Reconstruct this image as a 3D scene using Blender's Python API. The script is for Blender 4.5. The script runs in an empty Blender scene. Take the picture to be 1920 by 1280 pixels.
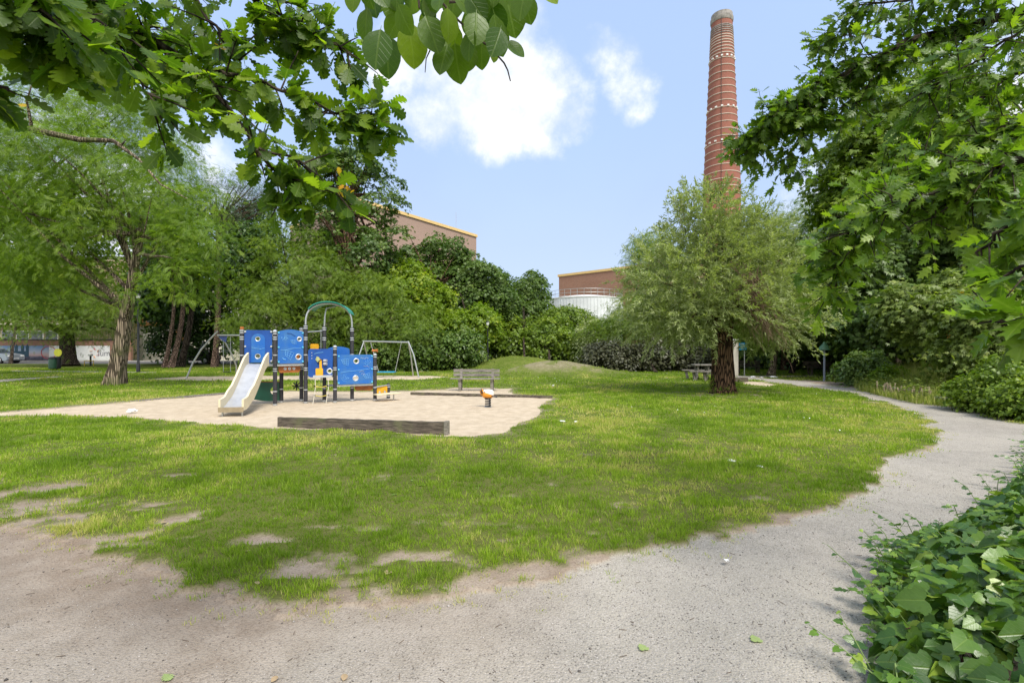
import bpy, bmesh, math, random
import numpy as np
from mathutils import Vector, Matrix
R = math.radians
rng = np.random.default_rng(7)
random.seed(7)
sc = bpy.context.scene
C = sc.collection

# ------------------------------------------------------------------ camera, sky, sun, exposure
F = 907.0; H = 1.65; HY = 650.0
cam = bpy.data.objects.new('camera', bpy.data.cameras.new('camera')); C.objects.link(cam)
cam.data.lens = 17.0; cam.data.sensor_width = 36.0
cam.data.shift_y = (HY - 640.0) / 1920.0
cam.data.clip_start = 0.05; cam.data.clip_end = 3000
cam.location = (0, 0, H); cam.rotation_euler = (R(90), 0, 0)
sc.camera = cam
SUN_EL = 56.0; SUN_AZ = 152.0      # azimuth clockwise from +Y
sd = Vector((math.sin(R(SUN_AZ))*math.cos(R(SUN_EL)), math.cos(R(SUN_AZ))*math.cos(R(SUN_EL)), math.sin(R(SUN_EL))))
sun = bpy.data.objects.new('sun', bpy.data.lights.new('sun', 'SUN')); C.objects.link(sun)
sun.data.energy = 2.0; sun.data.angle = R(20); sun.data.color = (1.0, 0.955, 0.88)
sun.rotation_euler = (-sd).to_track_quat('-Z', 'Y').to_euler()
sc.view_settings.view_transform = 'Standard'; sc.view_settings.look = 'None'
sc.view_settings.exposure = 1.26; sc.view_settings.gamma = 1.0
sc.render.engine = 'CYCLES'
cy = sc.cycles
cy.max_bounces = 8; cy.diffuse_bounces = 6; cy.glossy_bounces = 2; cy.transmission_bounces = 4; cy.transparent_max_bounces = 4
cy.use_denoising = True
try: cy.denoising_prefilter = 'NONE'
except Exception: pass
cy.caustics_reflective = False; cy.caustics_refractive = False

def ND(nt, typ, **kw):
    n = nt.nodes.new(typ)
    for k, v in kw.items():
        if k.startswith('i_'):
            n.inputs[k[2:].replace('_', ' ')].default_value = v
        else:
            setattr(n, k, v)
    return n

def setin(nt, sock, v):
    if isinstance(v, bpy.types.NodeSocket): nt.links.new(v, sock)
    else: sock.default_value = v

def mth(nt, op, a, b=None, c=None, clamp=False):
    n = nt.nodes.new('ShaderNodeMath'); n.operation = op; n.use_clamp = clamp
    setin(nt, n.inputs[0], a)
    if b is not None: setin(nt, n.inputs[1], b)
    if c is not None: setin(nt, n.inputs[2], c)
    return n.outputs[0]

def mixc(nt, f, a, b, mode='MIX'):
    n = nt.nodes.new('ShaderNodeMix'); n.data_type = 'RGBA'; n.blend_type = mode
    setin(nt, n.inputs[0], f)
    for s, v in ((n.inputs[6], a), (n.inputs[7], b)):
        if isinstance(v, tuple) and len(v) == 3: v = (*v, 1)
        setin(nt, s, v)
    return n.outputs[2]

def sstep(nt, v, lo, hi):
    n = nt.nodes.new('ShaderNodeMapRange'); n.interpolation_type = 'SMOOTHSTEP'
    setin(nt, n.inputs[0], v); n.inputs[1].default_value = lo; n.inputs[2].default_value = hi
    return n.outputs[0]

def pdir(x, y):
    return Vector(((x-960)/F, 1.0, (HY-y)/F)).normalized()

def make_world():
    w = bpy.data.worlds.new('World'); sc.world = w; w.use_nodes = True
    nt = w.node_tree; nt.nodes.clear()
    out = ND(nt, 'ShaderNodeOutputWorld'); bg = ND(nt, 'ShaderNodeBackground')
    sky = ND(nt, 'ShaderNodeTexSky'); sky.sky_type = 'NISHITA'; sky.sun_disc = False
    sky.sun_elevation = R(SUN_EL); sky.sun_rotation = R(SUN_AZ); sky.air_density = 1.0; sky.dust_density = 0.6; sky.ozone_density = 1.4
    tc = ND(nt, 'ShaderNodeTexCoord')
    d = tc.outputs['Generated']
    # ragged noise used to break up every cloud edge
    n1 = ND(nt, 'ShaderNodeTexNoise', i_Scale=7.0, i_Detail=8.0, i_Roughness=0.62); nt.links.new(d, n1.inputs['Vector'])
    n2 = ND(nt, 'ShaderNodeTexNoise', i_Scale=2.2, i_Detail=4.0, i_Roughness=0.5); nt.links.new(d, n2.inputs['Vector'])
    blobs = [(845, 95, 120, 1.15), (905, 170, 110, 1.15), (1000, 180, 100, 1.1), (1065, 215, 55, .95), (775, 100, 75, 1.05), (925, 60, 105, 1.1), (820, 210, 70, 1.05), (720, 120, 50, 1.0), (790, 40, 80, .8), (760, 170, 50, .8), (1080, 150, 45, .5), (860, 250, 60, .6),
             (1165, 110, 50, .74), (1180, 165, 48, .78), (1125, 95, 48, .72), (1195, 200, 36, .68),
             (-100, 350, 420, .95), (2000, 100, 260, .8), (1700, 420, 200, .8), (560, 420, 110, .45)]
    tot = None
    for x, y, r, wgt in blobs:
        c = pdir(x, y); k = 1.0/math.sqrt(1+((x-960)/F)**2+((HY-y)/F)**2)
        dist = ND(nt, 'ShaderNodeVectorMath', operation='DISTANCE'); nt.links.new(d, dist.inputs[0]); dist.inputs[1].default_value = c
        rr = r/F*k*1.15
        v = mth(nt, 'MULTIPLY', sstep(nt, dist.outputs['Value'], rr*1.5, rr*0.25), wgt)
        tot = v if tot is None else mth(nt, 'MAXIMUM', tot, v)
    m = mth(nt, 'ADD', tot, mth(nt, 'MULTIPLY', mth(nt, 'SUBTRACT', n1.outputs[0], 0.5), 2.3))
    mask = mth(nt, 'MULTIPLY', sstep(nt, m, 0.28, 1.08), sstep(nt, tot, 0.02, 0.3))
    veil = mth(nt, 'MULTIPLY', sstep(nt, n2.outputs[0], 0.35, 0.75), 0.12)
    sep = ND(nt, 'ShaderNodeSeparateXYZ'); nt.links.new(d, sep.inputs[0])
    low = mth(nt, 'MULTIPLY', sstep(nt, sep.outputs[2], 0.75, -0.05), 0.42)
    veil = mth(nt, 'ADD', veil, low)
    hs = ND(nt, 'ShaderNodeHueSaturation'); hs.inputs['Saturation'].default_value = 0.86; hs.inputs['Value'].default_value = 1.1
    nt.links.new(sky.outputs[0], hs.inputs['Color'])
    base = mixc(nt, mth(nt, 'MINIMUM', mth(nt, 'ADD', veil, 0.62), 0.94), hs.outputs[0], (1.36, 1.82, 2.80))
    base = mixc(nt, mth(nt, 'MULTIPLY', sstep(nt, sep.outputs[2], 0.45, 0.0), .75), base, (1.98, 2.36, 2.88))
    base = mixc(nt, mth(nt, 'MULTIPLY', sstep(nt, sep.outputs[1], .25, -.5), .85), base, (3.9, 3.95, 4.0))  # bright white haze added overhead and behind the camera, unseen, for soft fill
    cloudc = mixc(nt, sstep(nt, n1.outputs[0], .62, .38), (3.4, 3.42, 3.45), (2.35, 2.6, 3.05))
    col = mixc(nt, mth(nt, 'MULTIPLY', mask, 0.96), base, cloudc)
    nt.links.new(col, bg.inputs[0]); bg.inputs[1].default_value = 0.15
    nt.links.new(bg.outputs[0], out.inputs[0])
make_world()

# ------------------------------------------------------------------ helpers
def G(x, y, z=0.0):
    Y = F*(H-z)/(y-HY); return ((x-960)/F*Y, Y)
def P(x, y, Y):
    return Vector(((x-960)/F*Y, Y, H-(y-HY)/F*Y))

def tag(o, label=None, cat=None, group=None, kind=None):
    if label: o['label'] = label
    if cat: o['category'] = cat
    if group: o['group'] = group
    if kind: o['kind'] = kind
    return o
def empty(name, loc, rz=0.0, label=None, cat=None, group=None, kind=None):
    o = bpy.data.objects.new(name, None); C.objects.link(o); o.location = loc; o.rotation_euler = (0, 0, rz)
    o.empty_display_size = 0.2
    return tag(o, label, cat, group, kind)

def link(name, me, mat, parent=None, smooth=False):
    o = bpy.data.objects.new(name, me); C.objects.link(o)
    if mat is not None: me.materials.append(mat)
    if smooth: me.polygons.foreach_set('use_smooth', [True]*len(me.polygons))
    if parent is not None: o.parent = parent
    return o

class MB:
    def __init__(s): s.v = []; s.f = []
    def add(s, vs, fs):
        n = len(s.v); s.v += [tuple(v) for v in vs]; s.f += [tuple(i+n for i in f) for f in fs]; return s
    def box(s, c, sz, rz=0.0, M=None):
        x, y, z = (k/2 for k in sz); vs = []
        for dx, dy, dz in ((-x,-y,-z),(x,-y,-z),(x,y,-z),(-x,y,-z),(-x,-y,z),(x,-y,z),(x,y,z),(-x,y,z)):
            p = Vector((dx, dy, dz))
            if rz: p = Matrix.Rotation(rz, 3, 'Z') @ p
            if M is not None: p = M @ p
            vs.append(p + Vector(c))
        return s.add(vs, [(0,3,2,1),(4,5,6,7),(0,1,5,4),(1,2,6,5),(2,3,7,6),(3,0,4,7)])
    def bar(s, a, b, w, h, up=(0,0,1)):
        a = Vector(a); b = Vector(b); d = (b-a); L = d.length; d.normalize(); up = Vector(up)
        side = d.cross(up); 
        if side.length < 1e-4: side = d.cross(Vector((1,0,0)))
        side.normalize(); u = side.cross(d)
        vs = []
        for p in (a, b):
            for i, j in ((-1,-1),(1,-1),(1,1),(-1,1)): vs.append(p + side*(i*w/2) + u*(j*h/2))
        return s.add(vs, [(0,3,2,1),(4,5,6,7),(0,1,5,4),(1,2,6,5),(2,3,7,6),(3,0,4,7)])
    def tube(s, pts, rad, n=10, jit=None, cap=True):
        pts = [Vector(p) for p in pts]
        if not hasattr(rad, '__len__'): rad = [rad]*len(pts)
        base = len(s.v); ref = None
        for i, p in enumerate(pts):
            d = (pts[min(i+1, len(pts)-1)] - pts[max(i-1, 0)]).normalized()
            if ref is None:
                ref = Vector((1,0,0)) if abs(d.x) < .8 else Vector((0,1,0))
            u = (ref - d*ref.dot(d)).normalized(); ref = u; w = d.cross(u)
            for k in range(n):
                a = 2*math.pi*k/n; r = rad[i]*(jit(i, a) if jit else 1.0)
                s.v.append(tuple(p + u*(r*math.cos(a)) + w*(r*math.sin(a))))
        for i in range(len(pts)-1):
            for k in range(n):
                s.f.append((base+i*n+k, base+i*n+(k+1)%n, base+(i+1)*n+(k+1)%n, base+(i+1)*n+k))
        if cap:
            s.f.append(tuple(base+k for k in reversed(range(n)))); s.f.append(tuple(base+(len(pts)-1)*n+k for k in range(n)))
        return s
    def cyl(s, c, r, h, n=16, r2=None):
        c = Vector(c); return s.tube([c, c+Vector((0,0,h))], [r, r if r2 is None else r2], n)
    def lathe(s, c, prof, n=24):
        c = Vector(c); base = len(s.v)
        for r, z in prof:
            for k in range(n):
                a = 2*math.pi*k/n; s.v.append((c.x+r*math.cos(a), c.y+r*math.sin(a), c.z+z))
        for i in range(len(prof)-1):
            for k in range(n):
                s.f.append((base+i*n+k, base+i*n+(k+1)%n, base+(i+1)*n+(k+1)%n, base+(i+1)*n+k))
        s.f.append(tuple(base+k for k in reversed(range(n)))); s.f.append(tuple(base+(len(prof)-1)*n+k for k in range(n)))
        return s
    def mesh(s, name='m'):
        me = bpy.data.meshes.new(name); me.from_pydata(s.v, [], s.f); me.update(); return me
    def build(s, name, mat, parent=None, smooth=False, bevel=0.0, loc=None):
        me = s.mesh(name)
        if bevel:
            bm = bmesh.new(); bm.from_mesh(me)
            bmesh.ops.bevel(bm, geom=[e for e in bm.edges if len(e.link_faces) == 2 and e.calc_face_angle(0) > .6], offset=bevel, segments=2, affect='EDGES')
            bm.to_mesh(me); bm.free()
        o = link(name, me, mat, parent, smooth)
        if smooth:
            try: me.set_sharp_from_angle(angle=R(40))
            except Exception: pass
        if loc is not None: o.location = loc
        return o

def fill_mesh(outline, holes, th):
    """flat plate in local XZ with holes, thickness along Y"""
    bm = bmesh.new(); edges = []
    for lp in [outline]+holes:
        vs = [bm.verts.new((x, 0, z)) for x, z in lp]
        for i in range(len(vs)): edges.append(bm.edges.new((vs[i], vs[(i+1) % len(vs)])))
    bmesh.ops.triangle_fill(bm, use_beauty=True, use_dissolve=False, edges=edges)
    r = bmesh.ops.extrude_face_region(bm, geom=list(bm.faces))
    bmesh.ops.translate(bm, verts=[v for v in r['geom'] if isinstance(v, bmesh.types.BMVert)], vec=(0, th, 0))
    bmesh.ops.recalc_face_normals(bm, faces=list(bm.faces))
    me = bpy.data.meshes.new('plate'); bm.to_mesh(me); bm.free(); return me
def circ(cx, cz, r, n=20, sx=1.0):
    return [(cx+r*sx*math.cos(2*math.pi*i/n), cz+r*math.sin(2*math.pi*i/n)) for i in range(n)]

# numpy value noise
_perm = np.random.default_rng(3).random((256, 256))
def vnoise(x, y):
    xi = np.floor(x).astype(np.int64); yi = np.floor(y).astype(np.int64); fx = x-xi; fy = y-yi
    fx = fx*fx*(3-2*fx); fy = fy*fy*(3-2*fy)
    g = lambda a, b: _perm[a & 255, b & 255]
    return (g(xi, yi)*(1-fx)+g(xi+1, yi)*fx)*(1-fy)+(g(xi, yi+1)*(1-fx)+g(xi+1, yi+1)*fx)*fy
def fbm(x, y, o=4):
    s = 0; a = .5; t = 0
    for i in range(o):
        s = s+a*vnoise(x*2**i+17.3*i, y*2**i+9.1*i); t += a; a *= .5
    return s/t
def inpoly(x, y, poly):
    r = np.zeros(x.shape, bool); n = len(poly)
    for i in range(n):
        x1, y1 = poly[i]; x2, y2 = poly[(i+1) % n]
        if y1 == y2: continue
        c = ((y1 > y) != (y2 > y)) & (x < (x2-x1)*(y-y1)/(y2-y1)+x1)
        r ^= c
    return r
def pdist(x, y, line):
    d = np.full(x.shape, 1e9)
    for (x1, y1), (x2, y2) in zip(line[:-1], line[1:]):
        dx, dy = x2-x1, y2-y1; t = np.clip(((x-x1)*dx+(y-y1)*dy)/(dx*dx+dy*dy+1e-9), 0, 1)
        d = np.minimum(d, np.hypot(x-x1-t*dx, y-y1-t*dy))
    return d

def bulk(name, T, Fc, pos, ax, nz, scale, mat, parent=None, rnd=None, uv=None, smooth=False, sy=None):
    """many copies of template T (k,3) with faces Fc merged into ONE mesh; ax = leaf axis, nz = leaf normal"""
    n = len(pos); k = len(T)
    ax = ax/np.maximum(np.linalg.norm(ax, axis=1, keepdims=True), 1e-9)
    ay = np.cross(nz, ax); ay /= np.maximum(np.linalg.norm(ay, axis=1, keepdims=True), 1e-9)
    az = np.cross(ax, ay)
    sc_ = scale[:, None, None]; syv = sc_ if sy is None else sc_*sy[:, None, None]
    V = pos[:, None, :] + sc_*T[None, :, 0, None]*ax[:, None, :] + syv*T[None, :, 1, None]*ay[:, None, :] + sc_*T[None, :, 2, None]*az[:, None, :]
    V = V.reshape(-1, 3).astype(np.float32)
    fl = np.concatenate([np.array(f) for f in Fc]); cnt = np.array([len(f) for f in Fc])
    loops = (fl[None, :] + (np.arange(n)*k)[:, None]).reshape(-1).astype(np.int32)
    tot = np.tile(cnt, n); start = np.concatenate([[0], np.cumsum(tot)[:-1]]).astype(np.int32)
    me = bpy.data.meshes.new(name); me.vertices.add(len(V)); me.vertices.foreach_set('co', V.ravel())
    me.loops.add(len(loops)); me.loops.foreach_set('vertex_index', loops)
    me.polygons.add(len(tot)); me.polygons.foreach_set('loop_start', start)
    if smooth: me.polygons.foreach_set('use_smooth', np.ones(len(tot), bool))
    me.update(calc_edges=True)
    if rnd is None: rnd = np.random.default_rng(n).random(n)
    at = me.attributes.new('rnd', 'FLOAT', 'POINT'); at.data.foreach_set('value', np.repeat(rnd, k).astype(np.float32))
    if uv is not None:
        l = me.uv_layers.new(name='UVMap'); l.data.foreach_set('uv', uv[loops % k].astype(np.float32).ravel())
    return link(name, me, mat, parent)

# ------------------------------------------------------------------ materials
def newmat(name):
    m = bpy.data.materials.new(name); m.use_nodes = True; nt = m.node_tree
    return m, nt, nt.nodes['Principled BSDF'], nt.nodes['Material Output']
def plain(name, col, rough=.5, metal=0.0, var=.12, scale=6.0, bump=0.0, spec=None, dirt=None):
    m, nt, b, out = newmat(name)
    tc = ND(nt, 'ShaderNodeTexCoord')
    n = ND(nt, 'ShaderNodeTexNoise', i_Scale=scale, i_Detail=5.0, i_Roughness=.6); nt.links.new(tc.outputs['Object'], n.inputs[0])
    c2 = tuple(k*(1-var*2.0) for k in col) if dirt is None else dirt
    f = sstep(nt, n.outputs[0], .35, .75)
    nt.links.new(mixc(nt, f, col, c2), b.inputs['Base Color'])
    b.inputs['Roughness'].default_value = rough; b.inputs['Metallic'].default_value = metal
    if spec is not None: b.inputs['Specular IOR Level'].default_value = spec
    if bump:
        bp = ND(nt, 'ShaderNodeBump', i_Strength=bump, i_Distance=.01); nt.links.new(n.outputs[0], bp.inputs['Height']); nt.links.new(bp.outputs[0], b.inputs['Normal'])
    return m
def leafmat(name, c1, c2, c3=None, tr=.4, rough=.45, veins=False, spec=.4, back=None):
    m, nt, b, out = newmat(name)
    a = ND(nt, 'ShaderNodeAttribute', attribute_name='rnd')
    cr = ND(nt, 'ShaderNodeValToRGB'); nt.links.new(a.outputs['Fac'], cr.inputs[0])
    e = cr.color_ramp.elements; e[0].color = (*c1, 1); e[1].color = (*c2, 1)
    if c3 is not None:
        e.new(.93).color = (*c2, 1); e[-1].color = (*c3, 1); e[1].position = .8
    col = cr.outputs[0]
    if veins:
        uv = ND(nt, 'ShaderNodeUVMap', uv_map='UVMap'); s = ND(nt, 'ShaderNodeSeparateXYZ'); nt.links.new(uv.outputs[0], s.inputs[0])
        av = mth(nt, 'ABSOLUTE', s.outputs[1])
        mid = sstep(nt, av, .07, .015)
        ph = mth(nt, 'SUBTRACT', mth(nt, 'MULTIPLY', s.outputs[0], 7.0), mth(nt, 'MULTIPLY', av, 3.2))
        fr = mth(nt, 'ABSOLUTE', mth(nt, 'SUBTRACT', mth(nt, 'FRACT', ph), .5))
        side = mth(nt, 'MULTIPLY', sstep(nt, fr, .07, .0), .55)
        vv = mth(nt, 'MAXIMUM', mid, side)
        lc = mixc(nt, .5, col, (.32, .42, .10))
        col = mixc(nt, mth(nt, 'MULTIPLY', vv, .38), col, lc)
        nz = ND(nt, 'ShaderNodeTexNoise', i_Scale=35.0, i_Detail=3.0)
        tc = ND(nt, 'ShaderNodeTexCoord'); nt.links.new(tc.outputs['Object'], nz.inputs[0])
        col = mixc(nt, mth(nt, 'MULTIPLY', sstep(nt, nz.outputs[0], .45, .75), .35), col, mixc(nt, .5, col, (.02, .05, .01)))
        bp = ND(nt, 'ShaderNodeBump', i_Strength=.35, i_Distance=.004); nt.links.new(mth(nt, 'SUBTRACT', nz.outputs[0], mth(nt, 'MULTIPLY', vv, .7)), bp.inputs['Height'])
        nt.links.new(bp.outputs[0], b.inputs['Normal'])
    nt.links.new(col, b.inputs['Base Color']); b.inputs['Roughness'].default_value = rough
    b.inputs['Specular IOR Level'].default_value = spec
    t = ND(nt, 'ShaderNodeBsdfTranslucent')
    tcol = mixc(nt, 1.0, col, (1.35, 1.5, .45), 'MULTIPLY'); nt.links.new(tcol, t.inputs[0])
    mx = ND(nt, 'ShaderNodeMixShader'); mx.inputs[0].default_value = tr
    nt.links.new(b.outputs[0], mx.inputs[1]); nt.links.new(t.outputs[0], mx.inputs[2]); nt.links.new(mx.outputs[0], out.inputs[0])
    return m
def barkmat(name, c1, c2, sc_=9.0, st=.9, vs=.18, moss=None):
    m, nt, b, out = newmat(name)
    tc = ND(nt, 'ShaderNodeTexCoord'); mp = ND(nt, 'ShaderNodeMapping'); mp.inputs['Scale'].default_value = (1, 1, vs)
    nt.links.new(tc.outputs['Object'], mp.inputs[0])
    n = ND(nt, 'ShaderNodeTexNoise', i_Scale=sc_, i_Detail=8.0, i_Roughness=.7); nt.links.new(mp.outputs[0], n.inputs[0])
    v = ND(nt, 'ShaderNodeTexVoronoi', i_Scale=sc_*1.3); v.feature = 'DISTANCE_TO_EDGE'; nt.links.new(mp.outputs[0], v.inputs[0])
    h = mth(nt, 'MULTIPLY', sstep(nt, v.outputs[0], 0.0, .22), mth(nt, 'ADD', n.outputs[0], .2))
    col = mixc(nt, sstep(nt, h, .15, .75), c1, c2)
    if moss:
        n3 = ND(nt, 'ShaderNodeTexNoise', i_Scale=1.6, i_Detail=3.0); nt.links.new(tc.outputs['Object'], n3.inputs[0])
        col = mixc(nt, mth(nt, 'MULTIPLY', sstep(nt, n3.outputs[0], .45, .7), .7), col, moss)
    nt.links.new(col, b.inputs['Base Color']); b.inputs['Roughness'].default_value = .92; b.inputs['Specular IOR Level'].default_value = .15
    bp = ND(nt, 'ShaderNodeBump', i_Strength=st, i_Distance=.05); nt.links.new(h, bp.inputs['Height']); nt.links.new(bp.outputs[0], b.inputs['Normal'])
    return m
def brickmat(name, c1, c2, mortar, scale=1.0, axis='Z', var=.5):
    m, nt, b, out = newmat(name)
    uv = ND(nt, 'ShaderNodeUVMap', uv_map='UVMap')
    br = ND(nt, 'ShaderNodeTexBrick'); br.inputs['Color1'].default_value = (*c1, 1); br.inputs['Color2'].default_value = (*c2, 1); br.inputs['Mortar'].default_value = (*mortar, 1)
    br.inputs['Scale'].default_value = scale; br.inputs['Mortar Size'].default_value = .018; br.inputs['Brick Width'].default_value = .5; br.inputs['Row Height'].default_value = .16
    nt.links.new(uv.outputs[0], br.inputs[0])
    n = ND(nt, 'ShaderNodeTexNoise', i_Scale=.18, i_Detail=6.0, i_Roughness=.6); nt.links.new(uv.outputs[0], n.inputs[0])
    col = mixc(nt, mth(nt, 'MULTIPLY', sstep(nt, n.outputs[0], .35, .72), var), br.outputs[0], mixc(nt, .5, br.outputs[0], tuple(k*.45 for k in c1)))
    nt.links.new(col, b.inputs['Base Color']); b.inputs['Roughness'].default_value = .9
    return m

M = {}
M['sage_leaf'] = leafmat('sage_leaf', (.045, .085, .018), (.13, .20, .05), tr=.3)
GRASS_TILT = 0

# ------------------------------------------------------------------ ground
inner_px = [(1330,703),(1400,711),(1500,722),(1600,737),(1680,760),(1735,785),(1756,812),(1742,840),(1672,866),(1655,892),(1590,935),(1480,975),(1400,1000),(1300,1012),(1180,1030),(1100,1054),(1035,1078),(900,1104),(830,1118),(720,1126),(620,1128),(520,1150),(440,1122),(330,1082),(240,1046),(120,1016),(0,990)]
inner = [G(*p) for p in inner_px] + [(-6.5, 4.6), (-12, 5.6)]
outer_px = [(1330,699),(1400,705),(1500,715),(1600,728),(1660,741),(1720,756),(1800,763),(1860,784),(1940,796)]
outer = [G(*p) for p in outer_px] + [(11.5, 9.6), (9.6, 8.4), (7.7, 7.0), (5.6, 5.4), (3.9, 4.3), (2.85, 3.3), (2.1, 2.4), (2.0, 0.6), (2.6, -4)]
path_poly = inner + [(-14, -4)] + outer[::-1]
soil_poly = outer + [(60, -4), (60, 24), (26, 25), G(1650, 722), ] 
sand_px = [(-80,777),(60,769),(240,753),(340,744),(420,737),(480,733),(700,733),(830,730),(845,726),(955,727),(965,739),(1040,744),(1015,765),(990,790),(945,812),(890,818),(830,817),(700,808),(520,803),(400,796),(330,789),(250,783),(130,779),(0,779)]
sand_poly = [G(*p) for p in sand_px]
swing_sand = [[G(*p) for p in [(270,710),(340,706),(480,704),(640,703.5),(800,704),(845,706),(800,711),(640,712),(480,712),(350,713),(290,712)]],
              [G(*p) for p in [(1390,714),(1430,715),(1462,721),(1440,724),(1395,720)]]]
paths2 = [[G(*p) for p in [(-200,717),(0,711.5),(60,708),(118,704.5),(122,706.5),(60,711),(0,716),(-200,726)]],
          [G(*p) for p in [(20,694.6),(290,697.2),(290,698.6),(20,696)]],
          [G(*p) for p in [(1385,705.2),(1480,703.8),(1610,702.6),(1610,704.2),(1480,705.6),(1385,707.5)]]]
mounds = [(P(982,690,35.0).x, 35.0, 3.6, 2.2, .86), (P(1015,690,29.0).x, 29.0, 2.6, 1.5, .56), (P(1085,695,29.3).x, 29.3, 2.8, 1.4, .44), (P(940,690,34).x, 34.0, 2.4, 1.8, .25)]
def height(x, y):
    z = .035*(fbm(x*.35, y*.35, 3)-.5)*np.clip((40-y)/10, 0, 1)
    for mx, my, rx, ry, h in mounds:
        q = ((x-mx)/rx)**2+((y-my)/ry)**2
        z = z + h*np.exp(-q*1.1)*(1+.10*(fbm(x*1.5, y*1.5, 3)-.5))
    return z
def masks(x, y):
    """grass, sand, path, soil weights"""
    near = np.clip(y/12, .25, 1.6)
    wx = x+(fbm(x*1.6+5, y*1.6, 4)-.5)*.75*near+(fbm(x*7+5, y*7, 4)-.5)*.26
    wy = y+(fbm(x*1.6+50, y*1.6+9, 4)-.5)*.75*near+(fbm(x*7+3, y*7+9, 4)-.5)*.26
    path = inpoly(wx, wy, path_poly)
    sx = x+(fbm(x*1.2+15, y*1.2, 3)-.5)*.4; sy_ = y+(fbm(x*1.2+51, y*1.2, 3)-.5)*.4
    sand = inpoly(sx, sy_, sand_poly)
    for s in swing_sand: sand |= inpoly(sx, sy_, s)
    for s in paths2: path |= inpoly(x, y, s)
    soil = inpoly(x, y, soil_poly) & ~path & (y < 24) & ~sand
    dpath = pdist(wx, wy, inner)
    bare = fbm(x*1.9, y*3.4+3, 5)+.16*(fbm(x*13, y*13, 3)-.5)
    big = fbm(x*.45+9, y*.45+4, 3)
    thr = .80-.035*np.clip((7.5-y)/2.5, 0, 1)-.17*np.exp(-dpath/.16)-.05*np.exp(-dpath/.6)-.12*np.exp(-dpath/1.6)
    leftw = np.clip((-x-2.2+(5.0-y)*.9)/3.0, 0, 1)*np.clip((7.2-y)/1.6, 0, 1)
    thr = thr-.17*leftw + (y > 7.5)*.05
    wb = np.clip((bare+.10*(fbm(x*6, y*9, 3)-.5)-thr)/.13, 0, 1)
    wx0, wy0 = G(1370, 738)
    dw = np.hypot((x-wx0)/2.9, (y-wy0)/1.5)
    wb = np.maximum(wb, np.clip(1.15-dw, 0, 1)*np.clip((fbm(x*2.5, y*2.5, 3)-.28)/.3, 0, .85))
    # worn tops of the mounds
    for mx, my, rx, ry, h in mounds[1:3]:
        q = ((x-mx-.3)/rx)**2+((y-my)/ry)**2
        wb = np.maximum(wb, np.clip(1.3-q, 0, 1)*np.clip((fbm(x*1.6, y*1.6, 4)-.38)/.25, .08, .6))
    dsand = pdist(x, y, sand_poly+[sand_poly[0]])
    wb = np.maximum(wb, np.exp(-dsand/.22)*np.clip((fbm(x*2, y*2, 3)-.35)/.2, 0, .8)*(y > 7))
    grass = np.where(path | sand | soil, 0, 1-wb)
    # stray grass growing on the worn left corner
    return grass, sand, path, soil, dpath

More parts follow.
